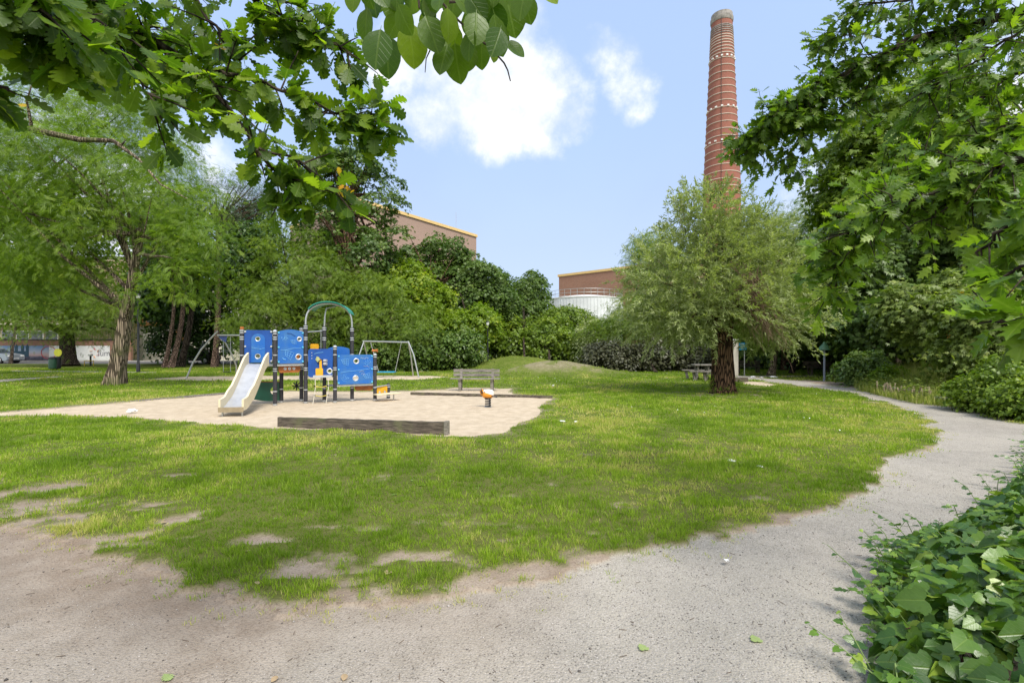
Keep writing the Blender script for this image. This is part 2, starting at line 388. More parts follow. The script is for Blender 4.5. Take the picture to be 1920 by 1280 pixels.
def surf(x, y):
    g, s, p, so, dp = masks(x, y); near = np.clip(1.4-y/14, 0, 1)
    return height(x, y)-(.03-.035*(fbm(x*2.6, y*2.6, 4)-.5))*s-.02*p*near+.012*(fbm(x*3, y*3, 3)-.5)*near+.02*g*near
def ground_material():
    m, nt, b, out = newmat('ground_surface')
    at = ND(nt, 'ShaderNodeAttribute', attribute_name='wts'); sp = ND(nt, 'ShaderNodeSeparateColor'); nt.links.new(at.outputs['Color'], sp.inputs[0])
    tc = ND(nt, 'ShaderNodeTexCoord'); o = tc.outputs['Object']
    def nz(s, d=5.0, r=.6):
        n = ND(nt, 'ShaderNodeTexNoise', i_Scale=s, i_Detail=d, i_Roughness=r); nt.links.new(o, n.inputs[0]); return n.outputs[0]
    def vo(s, feat='F1'):
        v = ND(nt, 'ShaderNodeTexVoronoi', i_Scale=s); v.feature = feat; nt.links.new(o, v.inputs[0]); return v
    big = nz(.55, 6.0, .65); med = nz(4.0); fine = nz(60.0, 4.0, .7); vf = nz(22.0, 5.0, .7)
    # gravel
    g = mixc(nt, sstep(nt, big, .35, .68), (.36, .328, .272), (.26, .238, .20))
    g = mixc(nt, mth(nt, 'MULTIPLY', sstep(nt, med, .4, .7), .45), g, (.37, .335, .29))
    v1 = vo(75.0); g = mixc(nt, mth(nt, 'MULTIPLY', sstep(nt, v1.outputs[0], .5, .2), .7), g, mixc(nt, v1.outputs['Color'], (.12, .105, .09), (.60, .55, .50)))
    v2 = vo(55.0); v2.inputs['Randomness'].default_value = 1.0; spk = mth(nt, 'MULTIPLY', sstep(nt, v2.outputs[0], .42, .2), sstep(nt, nz(17.0, 5.0, .8), .50, .56)); g = mixc(nt, mth(nt, 'MULTIPLY', spk, .8), g, (.05, .045, .04))
    g = mixc(nt, mth(nt, 'MULTIPLY', sstep(nt, nz(130.0, 3.0, .8), .52, .62), .45), g, (.48, .45, .40))
    g = mixc(nt, mth(nt, 'MULTIPLY', sstep(nt, fine, .5, .66), .35), g, (.12, .105, .09))
    # bare earth
    so = mixc(nt, sstep(nt, med, .35, .7), (.25, .195, .145), (.33, .27, .21))
    so = mixc(nt, mth(nt, 'MULTIPLY', sstep(nt, fine, .46, .7), .6), so, (.13, .09, .06))
    # sand
    sa = mixc(nt, sstep(nt, med, .35, .7), (.52, .43, .315), (.43, .35, .25))
    sa = mixc(nt, mth(nt, 'MULTIPLY', sstep(nt, vf, .55, .72), .5), sa, (.34, .25, .17))
    vs_ = vo(5.0, 'SMOOTH_F1'); sa = mixc(nt, mth(nt, 'MULTIPLY', sstep(nt, nz(2.3, 6.0, .7), .45, .7), .35), sa, (.33, .26, .18))
    spk2 = mth(nt, 'MULTIPLY', sstep(nt, nz(28.0, 6.0, .8), .60, .68), .8); sa = mixc(nt, spk2, sa, (.20, .15, .10))
    # turf beneath and between the blades
    gr = mixc(nt, sstep(nt, big, .35, .65), (.09, .13, .016), (.14, .175, .03))
    gr = mixc(nt, mth(nt, 'MULTIPLY', sstep(nt, med, .42, .7), .5), gr, (.20, .20, .065))
    gr = mixc(nt, mth(nt, 'MULTIPLY', sstep(nt, fine, .42, .62), .55), gr, (.035, .05, .010))
    cd = ND(nt, 'ShaderNodeVectorMath', operation='LENGTH'); nt.links.new(o, cd.inputs[0])
    gr = mixc(nt, sstep(nt, cd.outputs['Value'], 13.0, 7.5), gr, mixc(nt, .45, gr, (.10, .085, .035)))
    # worn earth fades in on the left of the path
    c = mixc(nt, sp.outputs[2], g, so)
    c = mixc(nt, sp.outputs[1], c, sa)
    c = mixc(nt, sp.outputs[0], c, gr)
    nt.links.new(c, b.inputs['Base Color']); b.inputs['Roughness'].default_value = .97; b.inputs['Specular IOR Level'].default_value = .1
    hh = mth(nt, 'ADD', mth(nt, 'MULTIPLY', v1.outputs[0], .6), mth(nt, 'MULTIPLY', vf, .9))
    bp = ND(nt, 'ShaderNodeBump', i_Strength=.75, i_Distance=.012); nt.links.new(hh, bp.inputs['Height']); nt.links.new(bp.outputs[0], b.inputs['Normal'])
    return m
M['ground'] = ground_material()

def build_ground():
    nr, nc = 640, 560
    yy = np.concatenate([np.linspace(-1.5, 1.8, 24)[:-1], np.geomspace(1.8, 80, nr)])
    u = np.linspace(-1, 1, nc); u = np.sign(u)*np.abs(u)**1.15*1.75
    X = u[None, :]*(np.maximum(yy, 0)[:, None]*.78+3.0); Y = np.repeat(yy[:, None], nc, 1)
    g, s, p, so, dp = masks(X, Y)
    near = np.clip(1.4-Y/14, 0, 1)
    gz = surf(X, Y)
    soilw = np.where(p, np.clip(1.0-dp/1.4, 0, 1)*np.clip(.1+(-X+.5)/2.4, 0, 1)*1.2, 1.0)
    soilw = np.clip(soilw+(p)*(fbm(X*.7, Y*.7, 3)-.62)*.6, 0, 1)
    V = np.stack([X, Y, gz], -1).reshape(-1, 3)
    w = np.stack([g, s.astype(float), soilw, np.ones_like(g)], -1).reshape(-1, 4)
    R_, C_ = X.shape
    idx = np.arange(R_*C_).reshape(R_, C_)
    q = np.stack([idx[:-1, :-1], idx[:-1, 1:], idx[1:, 1:], idx[1:, :-1]], -1).reshape(-1, 4)
    fc = lambda a: a[:-1, :-1].reshape(-1)
    ms, mp, mso = fc(s), fc(p), fc(so)
    mm = np.zeros(ms.shape, bool); cx = fc(X); cyy = fc(Y)
    for mx, my, rx, ry, h in mounds[:3]: mm |= (((cx-mx)/rx)**2+((cyy-my)/ry)**2) < 1.9
    parts = [('gravel_path', mp, 'grey gravel footpath curving round the lawn'), ('sand_pit', ms & ~mp, 'pale sand of the play area and under the swings'),
             ('soil', mso & ~mp & ~ms, 'bare soil of the planting beds right of the path'), ('mound', mm & ~mp & ~ms & ~mso, 'grassy mounds with worn tops at the back of the lawn')]
    rest = np.ones(ms.shape, bool)
    for nme, mk, lb in parts: rest &= ~mk
    parts.append(('lawn', rest, 'green lawn with bare worn patches'))
    for nme, mk, lb in parts:
        f = q[mk]; used, inv = np.unique(f, return_inverse=True); f = inv.reshape(-1, 4)
        me = bpy.data.meshes.new(nme); me.vertices.add(len(used)); me.vertices.foreach_set('co', V[used].astype(np.float32).ravel())
        me.loops.add(f.size); me.loops.foreach_set('vertex_index', f.ravel().astype(np.int32))
        me.polygons.add(len(f)); me.polygons.foreach_set('loop_start', (np.arange(len(f))*4).astype(np.int32))
        me.polygons.foreach_set('use_smooth', np.ones(len(f), bool)); me.update(calc_edges=True)
        at = me.attributes.new('wts', 'FLOAT_COLOR', 'POINT'); at.data.foreach_set('color', w[used].astype(np.float32).ravel())
        tag(link(nme, me, M['ground']), lb, None, None, 'structure')
    # wide sheet to the horizon
    m, nt, b, out = newmat('far_ground'); b.inputs['Base Color'].default_value = (.09, .13, .035, 1); b.inputs['Roughness'].default_value = 1
    n = ND(nt, 'ShaderNodeTexNoise', i_Scale=.6, i_Detail=6.0); tc = ND(nt, 'ShaderNodeTexCoord'); nt.links.new(tc.outputs['Object'], n.inputs[0])
    nt.links.new(mixc(nt, n.outputs[0], (.07, .11, .02), (.15, .17, .06)), b.inputs['Base Color'])
    mb = MB(); mb.add([(-900, -900, -.09), (900, -900, -.09), (900, 900, -.09), (-900, 900, -.09)], [(0, 1, 2, 3)])
    tag(mb.build('ground', m), 'ground reaching to the horizon', None, None, 'structure')
build_ground()

# ------------------------------------------------------------------ grass blades
M['grass'] = leafmat('grass_blade', (.13, .22, .014), (.30, .42, .035), (.52, .47, .17), tr=.42, rough=.5, spec=.25)
def build_grass():
    T = np.array([[0, -.5, 0], [0, .5, 0], [.55, .38, .10], [.55, -.38, .10], [1, 0, .34]])
    Fc = [(0, 1, 2, 3), (3, 2, 4)]
    P_, A_, N_, S_, W_, Rn = [], [], [], [], [], []
    bands = [(2.9, 4.5, 560, 13, .040, .0042, .022), (4.5, 7, 340, 11, .044, .0060, .030), (7, 11, 170, 10, .050, .0095, .045), (11, 19, 62, 9, .058, .016, .07), (19, 38, 17, 8, .062, .032, .13)]
    for y0, y1, dens, per, hgt, wd, spread in bands:
        area = 1.14*2*(y1**2-y0**2)/2+1.5*(y1-y0); n = int(area*dens)
        y = np.sqrt(rng.random(n)*(y1**2-y0**2)+y0**2); x = (rng.random(n)*2-1)*(1.14*y+.7)
        g, s, p, so, dp = masks(x, y)
        lush = fbm(x*.8+30, y*.8, 3)
        dm = np.minimum.reduce([((x-q[0])/q[2])**2+((y-q[1])/q[3])**2 for q in mounds])
        keep = rng.random(n) < np.clip(g*1.25-.05, 0, 1)*(.62+.7*lush)*np.clip(dm-.3, .25, 1)
        keep |= (p & (dp < .35) & (rng.random(n) < .30*np.exp(-dp/.10)))
        keep |= (g > .02) & (rng.random(n) < .10)
        x, y, lush, g = x[keep], y[keep], lush[keep], g[keep]; n = len(x)
        tall = fbm(x*1.6+70, y*1.6+3, 3); hue = fbm(x*.5+3, y*.5+8, 4); hue2 = fbm(x*2.3+31, y*2.3+8, 3)
        ts = rng.uniform(.5, 1.3, n)*(.62+.95*np.clip((tall-.3)/.4, 0, 1.25))*(.55+.45*g)
        trn = np.clip(.48+(hue-.5)*2.0+(hue2-.5)*1.3+rng.normal(0, .17, n)+(1-g)*.45, 0, 1)
        X = np.repeat(x, per)+rng.normal(0, spread, n*per); Y = np.repeat(y, per)+rng.normal(0, spread, n*per); m = n*per
        dxy = np.stack([X-np.repeat(x, per), Y-np.repeat(y, per)], -1)/spread
        z = surf(X, Y)-.003
        ax = np.stack([dxy[:, 0]*.42+rng.normal(0, .3, m), dxy[:, 1]*.42+rng.normal(0, .3, m), np.full(m, .85)], -1)
        nzv = -ax*np.array([1, 1, 0])+np.array([0, 0, .4])+rng.normal(0, .35, (m, 3))
        h = hgt*np.repeat(ts, per)*rng.uniform(.5, 1.25, m)
        P_.append(np.stack([X, Y, z], -1)); A_.append(ax); N_.append(nzv); S_.append(h); W_.append(wd/h*rng.uniform(.7, 1.3, m))
        Rn.append(np.clip(np.repeat(trn, per)+rng.normal(0, .12, m), 0, 1))
    o = bulk('grass', T, Fc, np.concatenate(P_), np.concatenate(A_), np.concatenate(N_), np.concatenate(S_), M['grass'], rnd=np.concatenate(Rn), sy=np.concatenate(W_))
    tag(o, 'short mown grass blades covering the lawn', 'grass', None, 'stuff')
build_grass()

# ------------------------------------------------------------------ leaf templates
def strip_leaf(pts, bend=.12, fold=.12, asym=0):
    """pts: list of (t_mid, x_edge, half_width)"""
    V = []; Fc = []; UV = []
    for t, xe, w in pts:
        zb = -bend*(t**2)
        V += [(xe, w, zb+fold*w), (t, 0, zb), (xe, -w, zb+fold*w)]; UV += [(t, w*2.2), (t, 0), (t, -w*2.2)]
    for i in range(len(pts)-1):
        a = i*3; Fc += [(a, a+1, a+4, a+3), (a+1, a+2, a+5, a+4)]
    return np.array(V, float), Fc, np.array(UV, float)
OAK = strip_leaf([(0,0,.006),(.10,.10,.008),(.16,.15,.05),(.20,.18,.12),(.25,.25,.06),(.29,.28,.13),(.34,.34,.22),(.38,.41,.20),(.42,.43,.10),(.45,.45,.16),(.51,.51,.30),(.57,.60,.31),(.61,.61,.16),(.64,.64,.20),(.70,.71,.33),(.76,.79,.32),(.79,.79,.18),(.82,.83,.22),(.87,.89,.25),(.91,.94,.18),(.93,.94,.11),(.97,.98,.09),(1.0,1.0,.02)])
REDOAK = strip_leaf([(0,0,.005),(.18,.18,.007),(.20,.26,.10),(.24,.30,.16),(.26,.26,.11),(.36,.34,.13),(.38,.46,.25),(.42,.53,.33),(.45,.48,.20),(.54,.53,.14),(.57,.67,.26),(.62,.76,.34),(.65,.70,.18),(.73,.74,.11),(.77,.84,.17),(.81,.90,.18),(.85,.87,.08),(1.0,1.0,.004)], bend=.16)
OVATE = strip_leaf([(0,0,.005),(.10,.10,.008),(.16,.16,.10),(.26,.26,.235),(.38,.38,.30),(.52,.52,.335),(.66,.66,.325),(.79,.79,.265),(.89,.89,.18),(.955,.955,.09),(1.0,1.0,.0)], bend=.18, fold=.16)
IVY = strip_leaf([(0,0,.008),(.22,.22,.01),(.225,.14,.10),(.27,.12,.24),(.32,.20,.36),(.40,.34,.42),(.46,.44,.30),(.55,.52,.30),(.64,.60,.33),(.74,.72,.24),(.86,.85,.13),(1.0,1.0,.0)], bend=.10, fold=.14)
RHOMB = (np.array([[0, 0, 0], [.45, .30, .05], [1, 0, -.08], [.45, -.30, .05]]), [(0, 1, 2, 3)], None)
LANCE = (np.array([[0, 0, 0], [.4, .125, .02], [1, 0, -.06], [.4, -.125, .02]]), [(0, 1, 2, 3)], None)
NEEDLE = (np.array([[0, 0, 0], [.5, .05, .02], [1, 0, 0], [.5, -.05, .02]]), [(0, 1, 2, 3)], None)
def frond(k=8, w=.17):
    V = []; Fc = []
    for i in range(k):
        t = .12+.8*i/(k-1); L = w*(1.15-.55*abs(t-.45)); zb = -.22*t*t
        for sgn in (-1, 1):
            b = len(V); V += [(t, 0, zb), (t+L*.42, sgn*L*.42, zb+.01), (t+L*.45, sgn*L*1.15, zb-.03), (t+.02, sgn*L*.6, zb+.01)]
            Fc.append((b, b+1, b+2, b+3) if sgn < 0 else (b+3, b+2, b+1, b))
    return np.array(V, float), Fc, None
FROND = frond()
def sprig():
    """five broad leaflets fanned round a short stalk"""
    V = []; Fc = []
    for a, L in ((-1.2, .6), (-.6, .8), (0, 1.0), (.6, .8), (1.2, .6)):
        c, s = math.cos(a), math.sin(a); b = len(V)
        for px, py, pz in ((.05, 0, 0), (.5, .17, .05), (1, 0, -.14), (.5, -.17, .05)):
            V.append((L*(px*c-py*s), L*(px*s+py*c), L*pz))
        Fc.append((b, b+1, b+2, b+3))
    return np.array(V, float), Fc, None
SPRIG = sprig()

# ------------------------------------------------------------------ foliage
def unit(v): return v/np.maximum(np.linalg.norm(v, axis=-1, keepdims=True), 1e-9)
def sprays(ells, n_sp, per, sr, rg, flat=.22, inner=.2, low=.75, lump=.28):
    """flattened leafy sprays through the crown's outer volume -> leaf positions, axes, normals, per-leaf random"""
    w = np.array([(e[3]*e[4]+e[4]*e[5]+e[3]*e[5]) for e in ells]); w = w/w.sum()
    pick = rg.choice(len(ells), n_sp*2, p=w)
    E = np.array([e[:6] for e in ells])[pick]
    d = unit(rg.normal(0, 1, (n_sp*2, 3)))
    keep = (d[:, 2] > -low) | (rg.random(n_sp*2) < .25)
    E = E[keep][:n_sp]; d = d[keep][:n_sp]; n_sp = len(d)
    az = np.arctan2(d[:, 1], d[:, 0])
    lumpv = 1+lump*(vnoise(az*2.2+E[:, 0]*3+40, d[:, 2]*3.1+E[:, 2]*2+40)-.5)*2
    rr = np.where(rg.random(n_sp) < inner, rg.uniform(.3, .8, n_sp), rg.uniform(.78, 1.04, n_sp))*lumpv
    c = E[:, :3]+d*E[:, 3:]*rr[:, None]
    up = np.array([0, 0, 1.0])
    nrm = unit(up*.75+unit(d*E[:, 3:])*.55+rg.normal(0, .22, (n_sp, 3)))
    t1 = unit(np.cross(nrm, rg.normal(0, 1, (n_sp, 3)))); t2 = np.cross(nrm, t1)
    srs = sr*rg.uniform(.55, 1.35, n_sp)
    a = rg.random((n_sp, per))*2*np.pi; r = np.sqrt(rg.random((n_sp, per)))
    r = r*(1+.35*np.sin(a*3+rg.random((n_sp, 1))*6))
    rad = (np.cos(a)[..., None]*t1[:, None]+np.sin(a)[..., None]*t2[:, None])
    pos = c[:, None]+rad*(r*srs[:, None])[..., None]+nrm[:, None]*(rg.normal(0, flat, (n_sp, per))*srs[:, None])[..., None]
    pos[..., 2] -= (r**2)*.30*srs[:, None]
    ax = rad+nrm[:, None]*(-.15)+np.array([0, 0, -.30])+rg.normal(0, .5, (n_sp, per, 3))
    nz = nrm[:, None]+rad*.25+rg.normal(0, .38, (n_sp, per, 3))
    rn = np.clip(rg.random(n_sp)[:, None]*.55+rg.random((n_sp, per))*.45+.12*(nrm[:, 2:3]-.7), 0, 1)
    return pos.reshape(-1, 3), ax.reshape(-1, 3), nz.reshape(-1, 3), rn.reshape(-1), c

def shoots(ells, n_sh, per, L, rg, upw=.6):
    w = np.array([(e[3]*e[4]+e[4]*e[5]+e[3]*e[5]) for e in ells]); w = w/w.sum()
    E = np.array([e[:6] for e in ells])[rg.choice(len(ells), n_sh, p=w)]
    d = unit(rg.normal(0, 1, (n_sh, 3)))
    rr = np.where(rg.random(n_sh) < .3, rg.uniform(.25, .8, n_sh), rg.uniform(.75, 1.0, n_sh))*(1+.55*(vnoise(np.arctan2(d[:, 1], d[:, 0])*2.5+20, d[:, 2]*3+20)-.5))
    c = E[:, :3]+d*E[:, 3:]*rr[:, None]
    dr = unit(d*np.array([1, 1, .7])+np.array([0, 0, upw])*np.clip(.3+d[:, 2:3], 0, 1.2)+rg.normal(0, .25, (n_sh, 3)))
    Ls = L*rg.uniform(.5, 1.4, n_sh)
    t = rg.random((n_sh, per))
    pos = c[:, None]+dr[:, None]*(t*Ls[:, None])[..., None]; pos[..., 2] -= .18*(t**2)*Ls[:, None]*(1-upw*.5)
    pos += rg.normal(0, .02, pos.shape)
    rad = unit(rg.normal(0, 1, (n_sh, per, 3)))
    ax = dr[:, None]*1.0+rad*.8+np.array([0, 0, -.1]); nz = np.cross(ax, rad)+np.array([0, 0, .5])+rg.normal(0, .3, (n_sh, per, 3))
    rn = np.clip(rg.random(n_sh)[:, None]*.5+rg.random((n_sh, per))*.5, 0, 1)
    return pos.reshape(-1, 3), ax.reshape(-1, 3), nz.reshape(-1, 3), rn.reshape(-1), c

def wood(mb, base, top, r0, r1, rg, bend=.12, n=10, segs=9, flare=1.5, ridge=.10):
    base = Vector(base); top = Vector(top); L = (top-base).length
    off = Vector((rg.normal(0, bend), rg.normal(0, bend), 0))*L*.5
    pts = []; rad = []
    for i in range(segs+1):
        t = i/segs; p = base.lerp(top, t)+off*math.sin(math.pi*t)
        pts.append(p); r = r0*(1-t)+r1*t
        if flare > 1: r *= 1+(flare-1)*math.exp(-t*L/.28)
        rad.append(r)
    ph = rg.random()*6
    jit = (lambda i, a: 1+ridge*math.sin(a*5+ph+i*.25)+ridge*.6*math.sin(a*9+ph*2-i*.4)) if ridge else None
    mb.tube(pts, rad, n, jit); return pts

def tree(name, label, base, ells_px, kind, leafm, bark, n_sp, per, sr, ls, seed, trunk_r=.18, trunk_top=None, group=None, cat='tree', limbs=14, tmpl=None, flat=.15, crown='crown', shoot=None, inner=.2, low=.75, trunk=True, lean=None, trunks=None, lump=.28, sv=.35, clear=None, lb=.45, lr=.42):
    """base=(px,py) or world xyz; ells_px: (cx,cy,rx,ry,Y,depth_radius)"""
    rg = np.random.default_rng(seed)
    if len(base) == 2: bx, by = G(*base); b = Vector((bx, by, -.04))
    else: b = Vector(base)
    ells = []
    for cx, cy_, rx, ry, Y, rd in ells_px:
        p = P(cx, cy_, Y); ells.append((p.x, p.y, p.z, rx/F*Y, rd, ry/F*Y))
    root = empty(name, b, 0, label, cat, group)
    if shoot: pos, ax, nz, rn, c = shoots(ells, n_sp, per, shoot, rg)
    else: pos, ax, nz, rn, c = sprays(ells, n_sp, per, sr, rg, flat, inner, low, lump)
    pos = pos-np.array(b); c = c-np.array(b)
    k = pos[:, 2] > .02
    if clear:   # gaps in the foliage in front of the trunk
        tt_ = P(*trunk_top)-b; tz = np.clip(pos[:, 2]/tt_.z, 0, 1); lx = tt_.x*tz
        k &= ~((np.abs(pos[:, 0]-lx) < clear[0]) & (pos[:, 1] < .3) & (pos[:, 2] < clear[1]) & (rg.random(len(pos)) < clear[2]*np.clip((clear[1]-pos[:, 2])/1.5, 0, 1)))
    pos, ax, nz, rn = pos[k], ax[k], nz[k], rn[k]
    if tmpl is None: tmpl = RHOMB
    s = ls*(1+sv*(rg.random(len(pos))*2-1))
    bulk(crown, tmpl[0], tmpl[1], pos, ax, nz, s, leafm, root, rnd=rn)
    if trunk:
        mb = MB(); cen = np.array([e[:3] for e in ells]).mean(0)-np.array(b)
        if trunk_top is None: tt = Vector((cen[0]*.7, cen[1]*.7, max(.5, cen[2])))
        else: tt = P(*trunk_top)-b
        for q in (trunks or [((0, 0, 0), tt, trunk_r)]):
            pts = wood(mb, q[0], q[1], q[2], q[2]*(.5 if lr > .4 else .28), rg, bend=.05, flare=1.4)
        order = rg.permutation(len(c))[:limbs]
        for i in order:
            t = rg.uniform(lb, 1.0); p0 = pts[int(t*(len(pts)-1))]; e = Vector(c[i])
            if (e-p0).length < .3: continue
            mid = p0.lerp(e, .5)+Vector((0, 0, -.08*(e-p0).length*rg.uniform(-1, 1)))
            mb.tube([p0, p0.lerp(mid, .5), mid, mid.lerp(e, .5)+Vector((0, 0, .05)), e], [trunk_r*lr, trunk_r*lr*.8, trunk_r*lr*.6, trunk_r*lr*.36, trunk_r*lr*.12], 6)
        mb.build('trunk', bark, root, smooth=True)
    return root

M['bark_grey'] = barkmat('bark_grey', (.055, .042, .03), (.33, .26, .19), 12, 1.0, .09, (.12, .13, .05))
M['bark_brown'] = barkmat('bark_brown', (.022, .013, .008), (.17, .10, .06), 13, 1.0, .13)
M['bark_dark'] = barkmat('bark_dark', (.02, .015, .011), (.085, .065, .05), 8, .8, .2)
M['bark_pine'] = barkmat('bark_pine', (.07, .045, .035), (.27, .18, .14), 8, .8, .4)
LG = dict(
 locust=leafmat('leaf_locust', (.075, .15, .012), (.20, .30, .022), (.32, .40, .04), tr=.42),
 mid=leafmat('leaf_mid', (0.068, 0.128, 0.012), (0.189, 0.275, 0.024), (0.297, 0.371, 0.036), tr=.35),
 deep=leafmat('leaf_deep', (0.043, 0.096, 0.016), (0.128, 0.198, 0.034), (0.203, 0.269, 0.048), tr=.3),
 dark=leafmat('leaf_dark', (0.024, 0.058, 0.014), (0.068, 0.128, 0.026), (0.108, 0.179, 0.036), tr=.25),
 yellow=leafmat('leaf_yellow', (.10, .19, .014), (.24, .33, .02), (.40, .43, .03), tr=.42),
 olive=leafmat('leaf_olive', (0.101, 0.154, 0.026), (0.216, 0.282, 0.060), (0.351, 0.384, 0.096), tr=.35),
 willow=leafmat('leaf_willow', (.15, .20, .065), (.35, .40, .17), (.52, .55, .34), tr=.38, rough=.4),
 pine=leafmat('leaf_pine', (0.038, 0.070, 0.030), (0.095, 0.141, 0.060), tr=.15),
 purple=leafmat('leaf_purple', (.035, .038, .02), (.085, .09, .04), (.12, .16, .055), tr=.2),
 berry=leafmat('leaf_berry', (.42, .20, .02), (.62, .30, .03), tr=.3),
)
BD = M['bark_dark']; BG = M['bark_grey']; BP = M['bark_pine']; BB = M['bark_brown']
exec_trees = True

def build_trees():
    t = tree
    # --- left foreground locust with leaning trunk
    t('locust_tree', 'feathery bright green locust with thick leaning grey trunk on left lawn', (212, 721), [(215,340,165,95,21,2.4),(110,430,135,70,20.5,2.0),(340,420,72,70,20.5,1.8),(365,495,42,50,20,1.3),(310,535,55,26,19.5,1.1),(60,290,120,100,20,2.0),(40,520,80,45,21,1.5),(150,510,60,30,20.5,1.2)], 'l', LG['locust'], BG, 560, 46, .66, .27, 11,
      trunk_r=.34, trunk_top=(268, 405, 21.2), lb=.42, limbs=17, lr=.30, tmpl=FROND, inner=.12, low=1.0, flat=.08, lump=.7, clear=(.9, 7.0, .93))
    # --- trees on the left, back
    t('dark_tree', 'dark trunked broadleaf tree standing before the banner wall', (128, 686), [(120,560,95,75,40,3),(40,540,90,80,40,3),(180,590,60,40,39,2)], 'd', LG['mid'], BD, 240, 60, 1.3, .34, 12, trunk_r=.62, trunk_top=(122,560,42), tmpl=FROND, low=1)
    t('dark_tree', 'tall pale green locust behind the leaning trunk, top left of the park', (-30, 700), [(60,190,170,110,27,4),(240,230,110,80,30,3),(-60,400,150,160,24,4),(330,330,70,90,33,3)], 'd', LG['locust'], BD, 480, 46, 1.1, .36, 13, trunk_r=.3, trunk_top=(-10,350,27), tmpl=FROND, low=1, inner=.35)
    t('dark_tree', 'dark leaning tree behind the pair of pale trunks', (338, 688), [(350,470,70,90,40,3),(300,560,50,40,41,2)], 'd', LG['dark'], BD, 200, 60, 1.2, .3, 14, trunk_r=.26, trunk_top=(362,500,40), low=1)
    t('pine_tree', 'tall pine with bare reddish trunk left of the slide', (401, 688), [(425,375,70,48,38,2.5),(480,365,45,40,39,2),(455,440,36,22,38,1.4)], 'p', LG['pine'], BP, 260, 60, .9, .26, 15, trunk_r=.23, trunk_top=(404,380,38.5), lb=.7, tmpl=NEEDLE, low=1, limbs=30)
    t('pine_tree', 'left trunk of the pair of pale pines behind the left lawn', (308, 690), [(300,430,45,60,38,2)], 'p', LG['pine'], BP, 110, 50, .9, .26, 16, trunk_r=.15, trunk_top=(308,440,38), tmpl=NEEDLE, low=1, group=None)
    t('pine_tree', 'right stouter trunk of the pair of pale pines behind the left lawn', (321, 690), [(340,400,50,60,38,2)], 'p', LG['pine'], BP, 110, 50, .9, .26, 17, trunk_r=.20, trunk_top=(324,430,38), tmpl=NEEDLE, low=1)
    t('slender_tree', 'slender leaning tree with grey bare stem between pine and play house', (455, 692), [(480,470,40,60,36,2)], 's', LG['dark'], BG, 90, 60, .9, .26, 18, trunk_r=.17, trunk_top=(472,500,36), low=1)
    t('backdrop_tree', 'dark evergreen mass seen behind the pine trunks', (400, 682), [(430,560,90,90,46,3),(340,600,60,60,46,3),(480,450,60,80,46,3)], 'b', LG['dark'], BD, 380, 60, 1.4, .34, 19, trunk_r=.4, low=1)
    t('backdrop_tree', 'dark green trees filling the far left edge above the street', (20, 682), [(0,420,160,130,52,4),(200,430,150,120,54,4),(60,560,80,40,52,3)], 'b', LG['mid'], BD, 420, 60, 1.9, .42, 20, trunk_r=.12, low=1)
    lr = [o for o in C.objects if o.get('label', '').startswith('tall pale green locust')][0]; lo_ = Vector(lr.location)
    mb = MB(); q = [P(x, y, Y)-lo_ for x, y, Y in [(-120,200,22),(0,216,19),(60,243,18.5),(150,262,18),(212,264,17.8),(262,300,17.6),(300,345,17.5),(350,372,17.4)]]
    mb.tube(q, [.17,.14,.12,.10,.075,.05,.03,.015], 9)
    mb.tube([P(212,264,17.8)-lo_, P(228,272,17.7)-lo_, P(236,262,17.7)-lo_], [.06, .045, .01], 7)
    mb.tube([P(60,243,18.5)-lo_, P(50,190,18)-lo_, P(62,150,18)-lo_], [.06, .04, .015], 7)
    mb.build('limb', BG, lr, smooth=True)
    # --- middle left mass
    t('leafy_tree', 'full rounded tree with drooping sprays behind the play house', (560, 694), [(555,520,95,95,34,3.2),(500,600,60,70,33,2.4),(620,590,60,70,33.5,2.4)], 'm', LG['mid'], BD, 640, 44, .80, .32, 21, trunk_r=.3, tmpl=FROND, low=1, flat=.09, lump=.4)
    t('tall_tree', 'tall open crowned tree rising in front of the high brick building', (650, 693), [(665,320,80,38,38,2.6),(712,385,50,24,37,1.8),(610,400,50,55,38,2.5),(690,470,70,42,37,2.6),(625,295,55,22,38,1.8),(600,470,60,50,38,2),(735,430,30,16,37,1.2)], 't', LG['deep'], BB, 330, 56, .75, .22, 22, trunk_r=.3, trunk_top=(660,330,38), tmpl=SPRIG, limbs=44, low=1, inner=.15, lump=.5)
    t('tall_tree', 'flat topped tree with thin forked limbs below the brick gable', (800, 693), [(840,462,38,22,42,1.8),(780,480,42,24,42,1.8),(810,510,60,30,42,2.2),(870,500,30,24,42,1.8)], 't', LG['deep'], BB, 200, 52, .75, .23, 23, trunk_r=.24, trunk_top=(822,470,42), tmpl=SPRIG, limbs=30, low=1, lump=.5)
    t('leafy_tree', 'yellow green tree glowing among darker trees above the swing', (770, 693), [(775,545,42,52,38,2.2),(735,530,25,30,38,1.5),(810,560,38,36,38,2)], 'y', LG['yellow'], BD, 330, 56, .75, .2, 24, trunk_r=.2, tmpl=SPRIG, low=1, lump=.45)
    t('leafy_tree', 'broad layered green tree behind the blue swing seat', (740, 694), [(700,590,75,62,34,2.8),(780,620,55,50,34,2.4),(670,540,55,40,35,2.4)], 'm', LG['mid'], BD, 640, 42, .78, .31, 25, trunk_r=.22, tmpl=FROND, low=1, flat=.09, lump=.4)
    t('leafy_tree', 'deep green tree below the right corner of the brick gable', (890, 692), [(890,540,62,52,42,3),(930,570,40,40,42,2.4),(850,590,55,50,41,2.6)], 'm', LG['deep'], BD, 620, 64, .8, .20, 26, trunk_r=.25, tmpl=SPRIG, low=1)
    t('leafy_tree', 'light green tree drooping over the hedge beside the black lamp', (870, 693), [(870,620,40,42,37,2),(905,600,28,26,37,1.6)], 'y', LG['yellow'], BD, 300, 56, .65, .19, 27, trunk_r=.16, tmpl=SPRIG, low=1)
